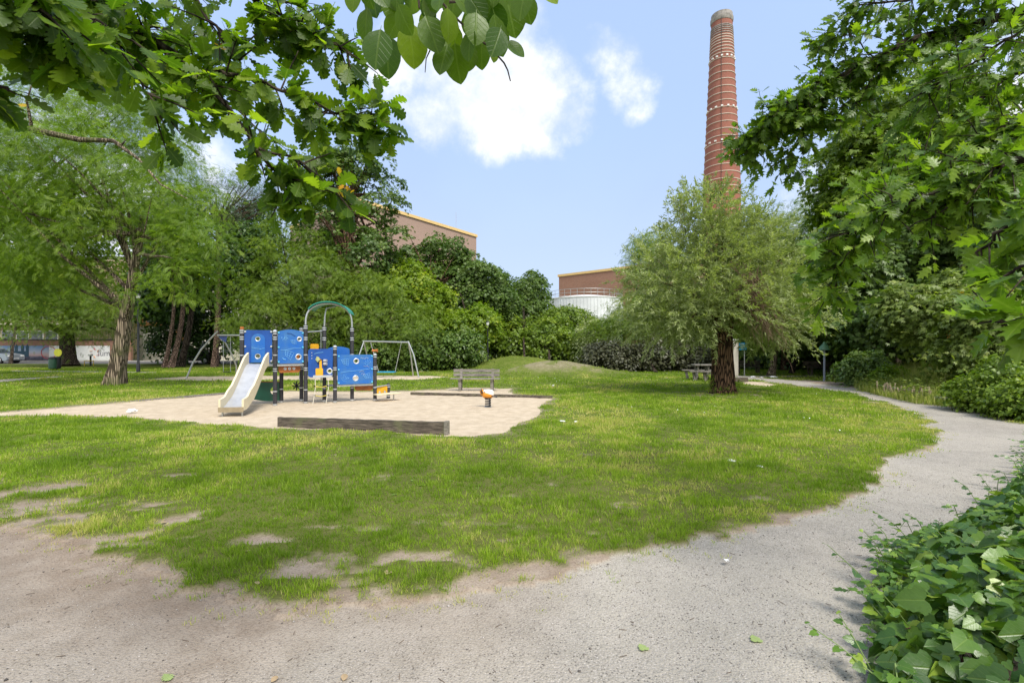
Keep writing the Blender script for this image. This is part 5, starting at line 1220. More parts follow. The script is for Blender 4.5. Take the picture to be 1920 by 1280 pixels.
def build_rider():
    x, y = G(915, 763, -.04); root = empty('spring_rider', (x, y, -.05), 0, 'small orange and white animal shaped spring rider on the sand', 'spring rider')
    mb = MB(); pts = [Vector((.085*math.cos(t*.6), .085*math.sin(t*.6), .03+.26*t/52)) for t in range(53)]; mb.tube(pts, .016, 7); mb.build('spring', M['black'], root, smooth=True)
    mb = MB(); mb.cyl((0, 0, -.02), .13, .04, 16); mb.build('base_plate', M['steel'], root)
    # body lofted through oval sections along x
    secs = [(-.19, .42, .02, .03), (-.17, .43, .09, .10), (-.11, .435, .125, .135), (0, .43, .13, .145), (.10, .43, .125, .14), (.165, .435, .10, .105), (.19, .44, .03, .03)]
    mb = MB(); n = 18; vs = [];
    for sx, z, ry, rz_ in secs: vs += [(sx, ry*math.cos(2*math.pi*k/n), z+rz_*math.sin(2*math.pi*k/n)) for k in range(n)]
    fs = [(i*n+k, i*n+(k+1) % n, (i+1)*n+(k+1) % n, (i+1)*n+k) for i in range(len(secs)-1) for k in range(n)]+[tuple(reversed(range(n))), tuple(range((len(secs)-1)*n, len(secs)*n))]
    m, nt, b, out = newmat('rider_two_tone'); tc = ND(nt, 'ShaderNodeTexCoord'); sp = ND(nt, 'ShaderNodeSeparateXYZ'); nt.links.new(tc.outputs['Object'], sp.inputs[0])
    f = mth(nt, 'GREATER_THAN', mth(nt, 'ADD', sp.outputs[2], mth(nt, 'MULTIPLY', sp.outputs[0], .35)), .455)
    nt.links.new(mixc(nt, f, (.75, .30, .03), (.78, .76, .70)), b.inputs['Base Color']); b.inputs['Roughness'].default_value = .35
    mb.add(vs, fs).build('body', m, root, smooth=True)
    org = plain('rider_orange', (.70, .30, .03), .4)
    mb = MB(); mb.tube([Vector((-.15, -.05, .50)), Vector((-.20, -.055, .56)), Vector((-.23, -.055, .53)), Vector((-.2, -.05, .40))], [.035, .045, .035, .03], 10); mb.build('head', org, root, smooth=True)
    for s in (-1, 1):
        mb = MB(); mb.tube([Vector((-.18, s*.10, .46)), Vector((-.21, s*.12, .585))], [.032, .014], 8); mb.build('ear', plain('rider_dark', (.05, .03, .02), .5), root, smooth=True)
    mb = MB(); mb.tube([Vector((.13, -.18, .38)), Vector((.22, -.18, .36)), Vector((.30, -.18, .36))], [.018, .018, .03], 8); mb.tube([Vector((.13, -.18, .38)), Vector((.13, .18, .38))], .016, 8); mb.build('foot_rest', M['black'], root, smooth=True)
    mb = MB(); mb.box((0, 0, .30), (.22, .14, .025)); mb.build('mounting', M['black'], root)
    mb = MB(); mb.tube([Vector((-.1, -.17, .52)), Vector((-.1, .17, .52))], .014, 8); mb.build('handle', M['black'], root)
    root.scale = (.88, .88, .88)
build_rider()

a = Vector((*G(520, 797), 0)); b = Vector((*G(832, 813), 0)); d = b-a; L = d.length
root = empty('timber_edge', a, math.atan2(d.y, d.x), 'old dark timber beam edging the front of the sand pit', 'timber edging', 'timber edging of the sand pit')
mb = MB(); n = 30
for i in range(n):
    x0, x1 = L*i/n, L*(i+1)/n
rg = np.random.default_rng(2); vs = []; fs = []
for i in range(n+1):
    x0 = L*i/n; zt = .17+.05*i/n+rg.normal(0, .004); j = rg.normal(0, .003)
    vs += [(x0, j, -.1), (x0, .07+j, -.1), (x0, .075+j, zt), (x0, .004+j, zt+rg.normal(0, .003))]
for i in range(n):
    for k in range(4): fs.append((i*4+k, (i+1)*4+k, (i+1)*4+(k+1) % 4, i*4+(k+1) % 4))
fs += [(0, 1, 2, 3), tuple(reversed((n*4, n*4+1, n*4+2, n*4+3)))]
mb.add(vs, fs).build('beam', M['oldwood'], root)
mb = MB(); mb.box((L+.045, .035, .07), (.08, .12, .34)); mb.build('end_post', M['wood'], root, bevel=.008)
root = empty('timber_edge', (*G(770, 738), 0), 0, 'low timber kerb along the back of the sand pit in front of the bench', 'timber edging', 'timber edging of the sand pit')
O = root.location; q = Vector((*G(1036, 745), 0))-O; mb = MB(); mb.bar((0, 0, .0), (q.x, q.y, .0), .07, .12); mb.build('beam', M['oldwood'], root, bevel=.01)
root = empty('timber_edge', (*G(240, 752.5), 0), 0, 'half buried timber kerb along the left back side of the sand pit', 'timber edging', 'timber edging of the sand pit')
O = root.location; q = Vector((*G(425, 737), 0))-O; q2 = Vector((*G(30, 770), 0))-O; mb = MB(); mb.bar((0, 0, -.01), (q.x, q.y, .0), .07, .07); mb.bar((-.05, 0, -.015), (q2.x, q2.y, -.03), .07, .07); mb.build('beam', M['wood'], root, bevel=.01)

def lamp(name, label, px, base, top, Y, mat, rad=.05, head=True):
    x = P(px, 0, Y).x; z = P(px, top, Y).z
    root = empty(name, (x, Y, 0), 0, label, 'lamp post')
    mb = MB(); mb.lathe((0, 0, 0), [(rad*1.7, 0), (rad*1.7, .5), (rad*1.15, .58), (rad, z*.7), (rad*.8, z)], 14); mb.build('pole', mat, root, smooth=True)
    if head:
        mb = MB(); mb.lathe((0, 0, z), [(.06, 0), (.10, .03), (.13, .20), (.10, .24)], 14); h = mb.build('lamp_shade', plain('frosted', (.75, .75, .72), .3), root, smooth=True)
        mb = MB(); mb.lathe((0, 0, z+.24), [(.16, .002), (.14, .05), (.03, .10)], 14); mb.build('lamp_cap', mat, h, smooth=True)
    return root
lamp('street_lamp', 'slim black lamp post before the hedge at the left foot of the mounds', 914.5, 692, 610, 35.0, M['black'])
lamp('street_lamp', 'tall black lamp post right of the leaning trunk', 259, 697, 560, 31.5, M['black'], .065)
x = P(1546, 0, 23.4).x; root = empty('street_lamp', (x, 23.4, 0), 0, 'short grey post with green hood beside the far path', 'lamp post')
mb = MB(); mb.lathe((0, 0, 0), [(.06, 0), (.05, .1), (.045, 1.62)], 12); mb.build('pole', plain('blue_grey_pole', (.22, .25, .32), .5), root, smooth=True)
mb = MB(); mb.lathe((0, 0, 1.5), [(.30, 0), (.22, .14), (.10, .28), (.03, .40)], 16); mb.build('lamp_shade', plain('green_hood', (.07, .17, .08), .5), root, smooth=True)

# litter bins and small street things, left
def bin_(label, px, Y, mat, h=.88):
    root = empty('litter_bin', (P(px, 0, Y).x, Y, 0), 0, label, 'bin', 'litter bins on the left lawn')
    mb = MB(); mb.lathe((0, 0, 0), [(.2, .06), (.235, .1), (.235, h-.15), (.22, h-.1)], 20); mb.build('bin_body', mat, root, smooth=True)
    mb = MB(); mb.lathe((0, 0, h-.1), [(.245, .003), (.25, .06), (.16, .13), (.05, .15)], 20); mb.build('lid', M['black'], root, smooth=True)
    mb = MB(); mb.cyl((0, 0, 0), .06, .07, 10); mb.build('foot', M['black'], root)
bin_('dark green litter bin left of the black one by the yellow disc', 98.5, 35.0, plain('bin_green', (.02, .075, .04), .45)); bin_('black litter bin below the yellow disc', 106.5, 35.6, M['black'])
root = empty('round_sign', (P(108, 0, 37).x, 37, 0), 0, 'yellow green round sign standing behind the litter bins', 'sign')
mb = MB(); c = Vector((0, 0, P(0, 661, 37).z)); mb.tube([c, c+Vector((0, .03, 0))], .30, 28); mb.build('disc', plain('lime_disc', (.45, .45, .03), .5), root)
mb = MB(); mb.cyl((0, .03, 0), .03, c.z-.2, 8); mb.build('pole', M['steel'], root)
root = empty('marker_post', (P(169.5, 0, 42).x, 42, 0), 0, 'short black post with white top and yellow hoop near the banner wall', 'marker post')
mb = MB(); mb.cyl((0, 0, 0), .07, .85, 10); mb.build('post', M['black'], root); mb = MB(); mb.box((0, 0, .93), (.32, .2, .15)); mb.build('white_top', M['white_paint'], root, bevel=.02)
mb = MB(); mb.tube([Vector((-.4, -.15, 0)), Vector((-.4, -.15, .45)), Vector((.4, -.15, .45)), Vector((.4, -.15, 0))], .03, 8); mb.build('yellow_hoop', plain('hoop_yellow', (.70, .48, .03), .5), root)

# picnic table
def build_picnic():
    x, y = P(1322, 0, 24.3).x, 24.3
    root = empty('picnic_table', (x, y, 0), R(-6), 'grey picnic table with side bench behind the willow trunk', 'picnic table')
    w = 1.9
    mb = MB(); mb.box((.35, 0, .74), (w, .72, .06)); mb.build('tabletop', M['wood'], root, bevel=.01)
    for s in (-1, 1):
        mb = MB(); mb.box((0, s*.72, .44), (w, .28, .05)); b = mb.build('bench_seat', M['wood'], root, bevel=.01)
    for k in range(4):
        xx = -.75+k*.5
        mb = MB(); mb.bar((xx+.35, -.26, .71), (xx+.28, -.1, -.03), .07, .09); mb.bar((xx+.35, .26, .71), (xx+.28, .1, -.03), .07, .09); mb.build('table_leg', M['wood'], root)
        for s in (-1, 1):
            mb = MB(); mb.bar((xx, s*.72, .41), (xx+.08, s*.66, -.03), .07, .12); mb.build('bench_leg', M['wood'], root)
build_picnic()
for i, (px, py, L) in enumerate([(1380, 716, .5), (1391.5, 715, .6)]):
    x, y = G(px, py); mb = MB(); mb.box((0, 0, .09), (L*.85, .22, .2)); o = mb.build('timber_block', M['oldwood'], None, bevel=.02, loc=(x, y, 0)); o.rotation_euler[2] = .1-.3*i
    tag(o, ['dark squared log on the grass right against the willow trunk', 'dark squared log on the gravel, a step right of the willow trunk'][i], 'log', 'squared logs by the willow')
# notice column and blue sign
Y = 27.5
root = empty('notice_pillar', (P(1378, 0, Y).x, Y, 0), 0, 'cream square pillar with blue sign beyond the willow trunk', 'pillar')
mb = MB(); mb.box((0, 0, 1.0), (.28, .28, 2.0)); mb.build('shaft', M['cream'], root, bevel=.01); mb = MB(); mb.box((0, 0, 2.04), (.4, .4, .08)); mb.build('capping', M['white_paint'], root, bevel=.01)
mb = MB(); mb.box((.40, -.1, 1.68), (.42, .04, .42)); s = mb.build('sign_board', plain('sign_blue', (.02, .30, .58), .4), root, bevel=.008)
mb = MB()
for k in range(3): mb.box((.36+.05*(k % 2), -.127, 1.80-.1*k), (.22-.04*k, .008, .035))
mb.build('sign_marks', M['white_paint'], s)
mb = MB(); mb.cyl((.52, -.05, 0), .03, 1.6, 8); mb.build('sign_post', M['steel'], root)

# paling fence
def build_fence():
    a = Vector((*G(1647, 739), 0)); b = Vector((*G(1738, 753), 0)); rr = random.Random(3)
    root = empty('paling_fence', a, 0, 'low broken chestnut paling fence leaning in the tall grass', 'fence'); d = b-a
    pm = woodmat('pale_paling', (.22, .17, .11), (.45, .37, .26))
    for k in range(30):
        t = k/29; p = d*t+Vector((rr.uniform(-.04, .04), rr.uniform(-.05, .05), 0)); ln = Vector((rr.uniform(-.16, .16), rr.uniform(-.1, .06), rr.uniform(.28, .46)))
        if rr.random() < .12: continue
        mb = MB(); mb.bar(p-Vector((0, 0, .05)), p+ln, .045, .018, (0, 1, 0)); mb.build('paling', pm, root)
    mb = MB()
    for z in (.13, .30): mb.tube([d*(k/12)+Vector((0, -.02, z+rr.uniform(-.03, .03))) for k in range(13)], .004, 4)
    mb.build('wire', M['steel'], root)
    mb = MB(); p = d+Vector((.05, 0, 0)); mb.cyl((p.x, p.y, -.05), .035, .5, 8); mb.build('end_stake', pm, root)
    # stone slab lying in the planting right of the fence
    x, y = G(1783, 757); mb = MB(); mb.box((0, 0, .16), (.75, .35, .09)); mb.box((.1, .08, .06), (.5, .2, .12)); o = mb.build('stone_slab', plain('pale_stone', (.42, .40, .38), .85, var=.15), None, bevel=.015, loc=(x, y, 0)); tag(o, 'pale stone slab lying low beside the leafy bush at the path bend', 'stone')
build_fence()

# ------------------------------------------------------------------ tall wild grass and weeds in the bed
def build_meadow():
    rg = np.random.default_rng(21); n = 34000
    poly = [G(*p) for p in [(1600,727),(1650,742),(1720,757),(1790,764),(1860,764),(1850,712),(1760,704),(1650,708)]]
    xs = [p[0] for p in poly]; ys = [p[1] for p in poly]
    x = rg.uniform(min(xs), max(xs), n*3); y = rg.uniform(min(ys), max(ys), n*3); k = inpoly(x, y, poly); x, y = x[k][:n], y[k][:n]; n = len(x)
    T = np.array([[0, -.5, 0], [0, .5, 0], [.55, .38, .10], [.55, -.38, .10], [1, 0, .30]]); Fc = [(0, 1, 2, 3), (3, 2, 4)]
    a = rg.random(n)*6.28; tl = rg.normal(.3, .25, n); ax = np.stack([np.cos(a)*np.sin(tl), np.sin(a)*np.sin(tl), np.cos(tl)], -1); nz = np.stack([-np.cos(a), -np.sin(a), np.full(n, .3)], -1)
    edge = pdist(x, y, outer); h = (.26+.48*rg.random(n))*np.clip(.35+edge*.45, .3, 1.25)
    o = bulk('tall_grass', T, Fc, np.stack([x, y, np.zeros(n)], -1), ax, nz, h, leafmat('meadow_blade', (.20, .27, .045), (.40, .43, .12), (.58, .50, .26), tr=.4), rnd=rg.random(n), sy=.022/h)
    tag(o, 'tall unmown grass going to seed behind the paling fence', 'tall grass', None, 'stuff')
    # leafy weeds
    pp = []; aa = []; nn = []
    k = rg.choice(n, 900)
    for i in k:
        hh = rg.uniform(.25, .75)
        for j in range(14):
            z = hh*(.3+.7*rg.random()); an = rg.random()*6.28; pp.append((x[i]+rg.normal(0, .05), y[i]+rg.normal(0, .05), z)); aa.append((math.cos(an), math.sin(an), .1)); nn.append((rg.normal(0, .3), rg.normal(0, .3), 1))
    o = bulk('weeds', RHOMB[0], RHOMB[1], np.array(pp), np.array(aa), np.array(nn), np.full(len(pp), .10)*rg.uniform(.6, 1.3, len(pp)), LG['olive'], rnd=rg.random(len(pp)))
    tag(o, 'leafy weeds standing among the tall grass of the planting bed', 'weeds', None, 'stuff')
build_meadow()

# ------------------------------------------------------------------ ivy bank, lower right
M['ivy'] = leafmat('ivy_leaf', (.032, .09, .011), (.135, .25, .025), (.30, .40, .05), tr=.25, rough=.34, veins=True, spec=.5)
M['vine'] = plain('green_vine', (.16, .24, .06), .6)
ivy_edge = [(1.72, 1.2), (1.72, 1.9), (1.80, 2.45), (2.25, 2.9), (2.55, 3.3), (2.85, 3.6), (3.35, 4.0), (4.5, 4.7), (6.1, 5.8), (7.7, 7.1), (9.2, 8.3), (10.4, 9.2)]
def ivy_h(x, y):
    d = pdist(x, y, ivy_edge); ins = inpoly(x, y, ivy_edge+[(30, 12), (30, -3), (2.0, -3)])
    h = .52*(1-np.exp(-d*1.25))*(.8+.4*fbm(x*1.5, y*1.5, 3))+.16*fbm(x*3+3, y*3, 2)*np.clip(d*3, 0, 1)+np.clip(d-.8, 0, 2)*.08
    return np.where(ins, h, -1), d
def build_ivy():
    rg = np.random.default_rng(31)
    root = empty('ivy_bank', (2.6, 3.0, 0), 0, 'waist high bank of glossy ivy spilling over the path at lower right', 'ivy')
    O = np.array([2.6, 3.0, 0])
    P_, A_, N_, S_ = [], [], [], []
    for y0, y1, dens, s0 in ((1.3, 3.2, 480, .142), (3.2, 5.2, 460, .125), (5.2, 8.6, 330, .11), (8.6, 11.5, 160, .10)):
        x = rg.uniform(1.6, 14, int(dens*(y1-y0)*12.4)); y = rg.uniform(y0, y1, len(x)); k = (x < y*1.22+.6)
        x, y = x[k], y[k]; h, d = ivy_h(x, y); k = h > -.5; x, y, h, d = x[k], y[k], h[k], d[k]; n = len(x)
        e = .03; hx = (ivy_h(x+e, y)[0]-ivy_h(x-e, y)[0])/(2*e); hy = (ivy_h(x, y+e)[0]-ivy_h(x, y-e)[0])/(2*e)
        nr = np.stack([-np.clip(hx, -2, 2), -np.clip(hy, -2, 2), np.ones(n)], -1); nr = unit(nr)
        lay = rg.random(n)**1.3; z = h*(1-.55*lay*(rg.random(n)))+rg.normal(0, .025, n)+.03
        a = rg.random(n)*6.28; out = np.stack([np.cos(a), np.sin(a), np.zeros(n)], -1)*.8+np.array([-.5, -.3, -.25])
        nz = nr*.9+np.array([-.15, -.25, 0])+rg.normal(0, .62, (n, 3)); nz[:, 2] = np.abs(nz[:, 2])+.15
        P_.append(np.stack([x, y, np.maximum(z, .02)], -1)-O); A_.append(out-nz*(np.sum(out*nz, 1)/np.sum(nz*nz, 1))[:, None]*.8); N_.append(nz); S_.append(s0*rg.uniform(.35, 1.3, n))
    # trailing sprigs that poke out over the path and above the surface
    vm = MB()
    tips = []
    for i in range(190):
        t = rg.uniform(0, len(ivy_edge)-1.01); j = int(t); f = t-j; ex = ivy_edge[j][0]*(1-f)+ivy_edge[j+1][0]*f; ey = ivy_edge[j][1]*(1-f)+ivy_edge[j+1][1]*f
        if rg.random() < .55:
            inn = rg.uniform(.1, 2.2); ex += inn; ey -= inn*.3
        hh = max(0.05, float(ivy_h(np.array([ex]), np.array([ey]))[0][0])); a = rg.uniform(2.0, 4.6); Ln = rg.uniform(.12, .32)
        p0 = Vector((ex, ey, hh*.7)); p1 = p0+Vector((math.cos(a)*Ln*.5, math.sin(a)*Ln*.5, rg.uniform(.05, .2))); p2 = p1+Vector((math.cos(a)*Ln*.5, math.sin(a)*Ln*.5, rg.uniform(-.12, .12)))
        if p2.z < .03: p2.z = .03
        if i % 4 == 0: p1.z += .05; p2.z += .08
        vm.tube([Vector(p)-Vector(O) for p in (p0, p1, p2)], [.0035, .003, .002], 5)
        for k in range(7):
            u = k/6; p = p0.lerp(p1, u*2) if u < .5 else p1.lerp(p2, u*2-1); aa = a+(1 if k % 2 else -1)*rg.uniform(.5, 1.2)
            P_.append(np.array([p])-O); A_.append(np.array([[math.cos(aa), math.sin(aa), rg.uniform(-.3, .2)]])); N_.append(np.array([[rg.normal(0, .4), rg.normal(0, .4)-.2, 1]])); S_.append(np.array([(.085-.045*u)*rg.uniform(.8, 1.3)]))
    pos = np.concatenate(P_); n = len(pos)
    bulk('foliage', IVY[0], IVY[1], pos, np.concatenate(A_), np.concatenate(N_), np.concatenate(S_), M['ivy'], root, rnd=np.clip(rg.random(n)**1.4, 0, 1), uv=IVY[2], smooth=True)
    vm.build('vines', M['vine'], root, smooth=True)
    st = MB()
    for i in range(260):
        x = rg.uniform(1.9, 6); y = rg.uniform(1.5, 6); h = float(ivy_h(np.array([x]), np.array([y]))[0][0])
        if h < .1: continue
        st.tube([(x-O[0], y-O[1], 0), (x-O[0]+rg.normal(0, .08), y-O[1]+rg.normal(0, .08), h*.5), (x-O[0]+rg.normal(0, .15), y-O[1]+rg.normal(0, .15), h*.95)], [.006, .005, .003], 5)
    st.build('stems', M['bark_brown'], root)
build_ivy()

# ------------------------------------------------------------------ near branches
def leafy_branches(root, mains, leafT, leafM, twm, rg, n_tw, tw_len, leaf_len, per_tw=8, droop=.25, extra=None, name='foliage', light=0.0, sub=True, tw_thin=.004):
    """mains: list of (points world, r0, r1). Twigs leave the mains, leaves cluster towards twig tips."""
    O = Vector(root.location); mb = MB(); P_, A_, N_, S_ = [], [], [], []
    seglist = []
    for pts, r0, r1 in mains:
        q = []
        for i in range(len(pts)-1):
            for k in range(4): q.append(pts[i].lerp(pts[i+1], k/4)+Vector(rg.normal(0, .006, 3)))
        q.append(pts[-1]); nn = len(q)
        mb.tube([p-O for p in q], [r0+(r1-r0)*i/(nn-1) for i in range(nn)], 8); seglist.append(q)
    lens = np.array([sum((a-b).length for a, b in zip(q[:-1], q[1:])) for q in seglist]); pr = lens/lens.sum()
    for i in range(n_tw):
        q = seglist[rg.choice(len(seglist), p=pr)]; t = rg.uniform(.0, 1.0); idx = min(int(t*(len(q)-1)), len(q)-2); p0 = q[idx].lerp(q[idx+1], rg.random()); dm = (q[idx+1]-q[idx]).normalized()
        d = (dm*rg.uniform(.2, 1.0)+Vector(rg.normal(0, .75, 3))+Vector((0, 0, -droop))).normalized(); L = tw_len*rg.uniform(.4, 1.3)
        p1 = p0+d*L*.5; p2 = p1+(d+Vector((0, 0, -droop))).normalized()*L*.5
        mb.tube([p0-O, p1-O, p2-O], [tw_thin, tw_thin*.8, tw_thin*.45], 5)
        td = (p2-p1).normalized()
        for k in range(per_tw):
            u = rg.random()**.55; p = p0.lerp(p1, u*2) if u < .5 else p1.lerp(p2, u*2-1)
            rd = Vector(rg.normal(0, 1, 3)); rd = (rd-td*rd.dot(td)).normalized()
            a = (td*rg.uniform(.3, 1.0)+rd*.9+Vector((0, 0, -.25))).normalized(); nz = Vector((rg.normal(0, .6), -.55+rg.normal(0, .6), .8))
            P_.append(p-O+a*.008); A_.append(a); N_.append(nz); S_.append(leaf_len*rg.uniform(.6, 1.2))
    pos = np.array(P_)
    mb.build('branch', twm, root, smooth=True)
    bulk(name, leafT[0], leafT[1], pos, np.array(A_), np.array(N_), np.array(S_), leafM, root, rnd=np.clip(rg.random(len(pos))+light, 0, 1), uv=leafT[2], smooth=True)

M['oak_leaf'] = leafmat('oak_leaf', (.035, .085, .008), (.15, .245, .015), (.28, .38, .025), tr=.6, rough=.42, veins=True)
M['redoak_leaf'] = leafmat('red_oak_leaf', (.055, .12, .010), (.15, .25, .018), (.23, .33, .03), tr=.48, rough=.36, veins=True)
M['plum_leaf'] = leafmat('plum_leaf', (.045, .105, .008), (.14, .23, .012), (.22, .31, .016), tr=.5, rough=.4, veins=True)
def px3(l): return [P(x, y, Y) for x, y, Y in l]
def build_near():
    rg = np.random.default_rng(41)
    # oak, top left; trunk stands outside the frame at the left
    root = empty('oak_tree', (-3.6, -.2, 0), 0, 'oak whose dark lobed leafy branches hang into the top left of the view', 'tree')
    O = Vector(root.location)
    mb = MB(); wood(mb, (0, 0, -.05), (.25, .2, 5.6), .28, .16, rg, bend=.03, flare=1.4); mb.build('trunk', BG, root, smooth=True)
    hub = O+Vector((.2, .15, 4.4))
    m1 = [hub, Vector((-2.6, 1.0, 4.0))]+px3([(120,-90,1.8),(190,0,1.85),(270,60,1.9),(368,135,1.95)])
    mains = [(m1, .05, .014),
             (px3([(368,135,1.95),(450,142,2.0),(515,162,2.0),(574,190,2.05),(640,215,2.1),(700,232,2.1)]), .010, .003),
             (px3([(368,135,1.95),(428,198,1.9),(475,277,1.9),(526,336,1.95),(560,375,2.0)]), .010, .003),
             (px3([(300,-40,1.9),(370,0,2.0),(415,70,2.0),(452,118,2.05)]), .010, .003),
             (px3([(420,-40,2.1),(500,10,2.1),(560,62,2.1),(640,88,2.15)]), .009, .003),
             (px3([(190,0,1.85),(200,60,1.7),(240,130,1.65),(285,182,1.7)]), .009, .003),
             (px3([(475,277,1.9),(560,300,1.95),(640,370,2.0)]), .006, .002),
             (px3([(280,68,1.9),(278,110,1.85),(275,155,1.85)]), .007, .003)]
    leafy_branches(root, [mains[0]], OAK, M['oak_leaf'], BD, rg, 74, .16, .080, 7, name='foliage')
    leafy_branches(root, [mains[1]]+mains[3:6], OAK, M['oak_leaf'], BD, rg, 92, .15, .094, 8, droop=.1)
    leafy_branches(root, [mains[2]], OAK, M['oak_leaf'], BD, rg, 17, .12, .09, 8, droop=.12)
    leafy_branches(root, mains[6:], OAK, M['oak_leaf'], BD, rg, 14, .13, .10, 6, name='foliage')
    mains = [([hub, Vector((-2.2, .8, 3.9))]+px3([(-60,-80,1.1),(20,-20,1.12),(90,40,1.15),(130,90,1.2)]), .03, .006),
             (px3([(-80,60,1.15),(0,40,1.15),(80,60,1.2)]), .008, .003), (px3([(120,-60,1.4),(160,20,1.4),(200,70,1.45)]), .008, .003), (px3([(-60,150,1.1),(-10,160,1.1),(15,170,1.1)]), .006, .003)]
    leafy_branches(root, mains, OAK, M['oak_leaf'], BD, rg, 66, .14, .082, 8, name='foliage')
    for ends in ([px3([(600,205,2.08),(650,218,2.1),(705,236,2.1)])], [px3([(590,72,2.1),(640,88,2.15),(662,108,2.15)]), px3([(560,40,2.1),(575,30,2.1),(590,40,2.1)])], [px3([(500,305,1.92),(540,350,1.96),(565,385,2.0)]), px3([(560,300,1.95),(600,335,1.97),(640,368,2.0)])]):
        leafy_branches(root, [(e, .004, .002) for e in ends], OAK, M['oak_leaf'], BD, rg, 9, .10, .092, 7, droop=.05)
    # farther limb of the same tree to thicken the corner
    mains = [([hub, Vector((-3.0, 2.4, 4.2))]+px3([(60,-40,3.6),(180,40,3.7),(300,70,3.8),(430,60,4.0)]), .04, .008), (px3([(60,-40,3.6),(230,-30,3.8),(420,-20,4.0),(560,10,4.2)]), .03, .008), (px3([(180,40,3.7),(330,130,3.8),(440,200,3.9),(500,260,4.0)]), .015, .005)]
    leafy_branches(root, mains, OAK, M['oak_leaf'], BD, rg, 110, .28, .11, 7, name='foliage')
    # autumn-yellow leaves caught in the branch tip
    for cx, cy_, nn in ((650, 345, 9), (640, 362, 5), (395, 70, 2), (45, 205, 3)):
        pos = np.array([P(cx+rg.normal(0, 9), cy_+rg.normal(0, 9), 2.02)-O for _ in range(nn)])
        bulk('yellow_leaves', OAK[0], OAK[1], pos, rg.normal(0, 1, (nn, 3)), rg.normal(0, .5, (nn, 3))+np.array([0, -.6, .5]), np.full(nn, .04), M['yellow_leaf'], root, uv=OAK[2])
    # long bare grey limb crossing at far left
    # broad leaved twig, top centre
    root = empty('plum_branch', (0, 1.0, 4.2), 0, 'twigs with broad oval leaves hanging into the top centre of the view', 'branch')
    O = Vector(root.location); mb = MB()
    Yd = 1.15
    L = [(690,20,60,-100),(700,-15,60,-80),(715,60,80,-98),(728,70,78,-95),(745,15,60,-70),(755,30,55,-110),(766,45,82,-85),(790,0,50,-60),(795,35,75,-75),(810,60,50,-50),(822,-10,55,-110),(838,20,62,-80),(835,60,60,-95),(848,0,45,-40),(852,85,72,-84),(842,92,60,-110),(868,30,55,-60),(872,-5,60,-50),(862,60,40,-120),(885,60,60,-100),(893,30,70,-85),(880,90,48,-95),(905,75,58,-95),(915,10,60,-60),(925,30,72,-75),(930,50,62,-80),(900,-15,60,-90),(945,-20,90,-80),(958,-30,70,-65),(943,88,46,-30),(985,-25,50,-25),(1000,-30,60,-35),(670,-25,55,-100),(940,60,65,-95),(775,-30,60,-90),(730,-30,60,-75),(860,-30,70,-100),(815,30,40,-130),(905,45,45,-60),(780,60,35,-40),(925,95,30,-85)]
    pos, ax, nz, s = [], [], [], []
    for x, y, ln, a in L:
        dd = Yd+rg.uniform(-.10, .12); p = P(x, y-12, dd)-O; a = R(a+rg.normal(0, 4)); pos.append(p)
        ax.append((math.cos(a), rg.normal(.0, .18), math.sin(a))); nz.append((rg.normal(0, .45), -1, .25+rg.normal(0, .2))); s.append(ln/F*dd*1.05)
    for i in range(26):
        p = P(rg.uniform(670, 1000), rg.uniform(-60, -15), Yd+rg.uniform(-.1, .25))-O; pos.append(p); ax.append((rg.normal(0, .5), rg.normal(0, .3), -1)); nz.append((rg.normal(0, .5), -1, .3)); s.append(rg.uniform(.06, .09))
    bulk('foliage', OVATE[0], OVATE[1], np.array([tuple(p) for p in pos]), np.array(ax), np.array(nz), np.array(s), M['plum_leaf'], root, rnd=rg.random(len(pos)), uv=OVATE[2], smooth=True)
    for pl, r0 in (([(784,-60),(785,0),(786,16)], .004), ([(860,-60),(825,0),(850,30),(872,50),(888,66)], .004), ([(842,4),(870,4),(892,0)], .003), ([(940,-60),(900,10),(872,50)], .004), ([(872,50),(900,52),(908,48)], .0028), ([(888,66),(920,90),(945,118),(952,132),(957,152)], .0028), ([(800,24),(812,24),(818,36),(820,44)], .0028), ([(806,95),(799,110),(797,136)], .0018), ([(700,-60),(735,0),(745,15)], .004)):
        mb.tube([P(x, y, Yd)-O for x, y in pl], [r0*(1-.5*i/(len(pl)-1)) for i in range(len(pl))], 6)
    up = [P(840, -55, Yd)-O, Vector((-.2, .05, .6)), Vector((-1.6, -.8, .9)), Vector((-3.2, -1.1, .6))]
    mb.tube(up, [.01, .02, .035, .05], 8); mb.build('branch', BD, root, smooth=True)
    # red oak on the right
    root = empty('red_oak', (6.0, 1.2, 0), 0, 'red oak with pointed lobed leaves reaching in from the right above the path', 'tree')
    O = Vector(root.location); mb = MB(); wood(mb, (0, 0, -.05), (-.1, .2, 6.5), .24, .14, rg, bend=.03, flare=1.4); mb.build('trunk', BG, root, smooth=True)
    hub = O+Vector((-.1, .2, 5.2)); hub2 = O+Vector((-.05, .1, 3.4)); hub3 = O+Vector((0, .1, 2.4))
    A = [([hub]+px3([(1960,10,4.2),(1819,48,4.3),(1703,76,4.4),(1622,121,4.5),(1532,160,4.6),(1478,196,4.7),(1436,239,4.8),(1400,268,4.9)]), .045, .004)]
    leafy_branches(root, [(px3([(1700,80,4.4),(1622,121,4.5),(1532,160,4.6),(1478,196,4.7),(1436,239,4.8),(1402,266,4.9)]), .012, .004), (px3([(1532,160,4.6),(1520,215,4.6),(1490,270,4.7),(1475,315,4.8)]), .007, .003), (px3([(1640,110,4.5),(1600,70,4.5),(1570,60,4.6),(1552,70,4.6)]), .006, .002), (px3([(1660,100,4.4),(1610,190,4.5),(1560,210,4.6)]), .006, .002)], REDOAK, M['redoak_leaf'], BD, rg, 140, .25, .125, 8, name='foliage')
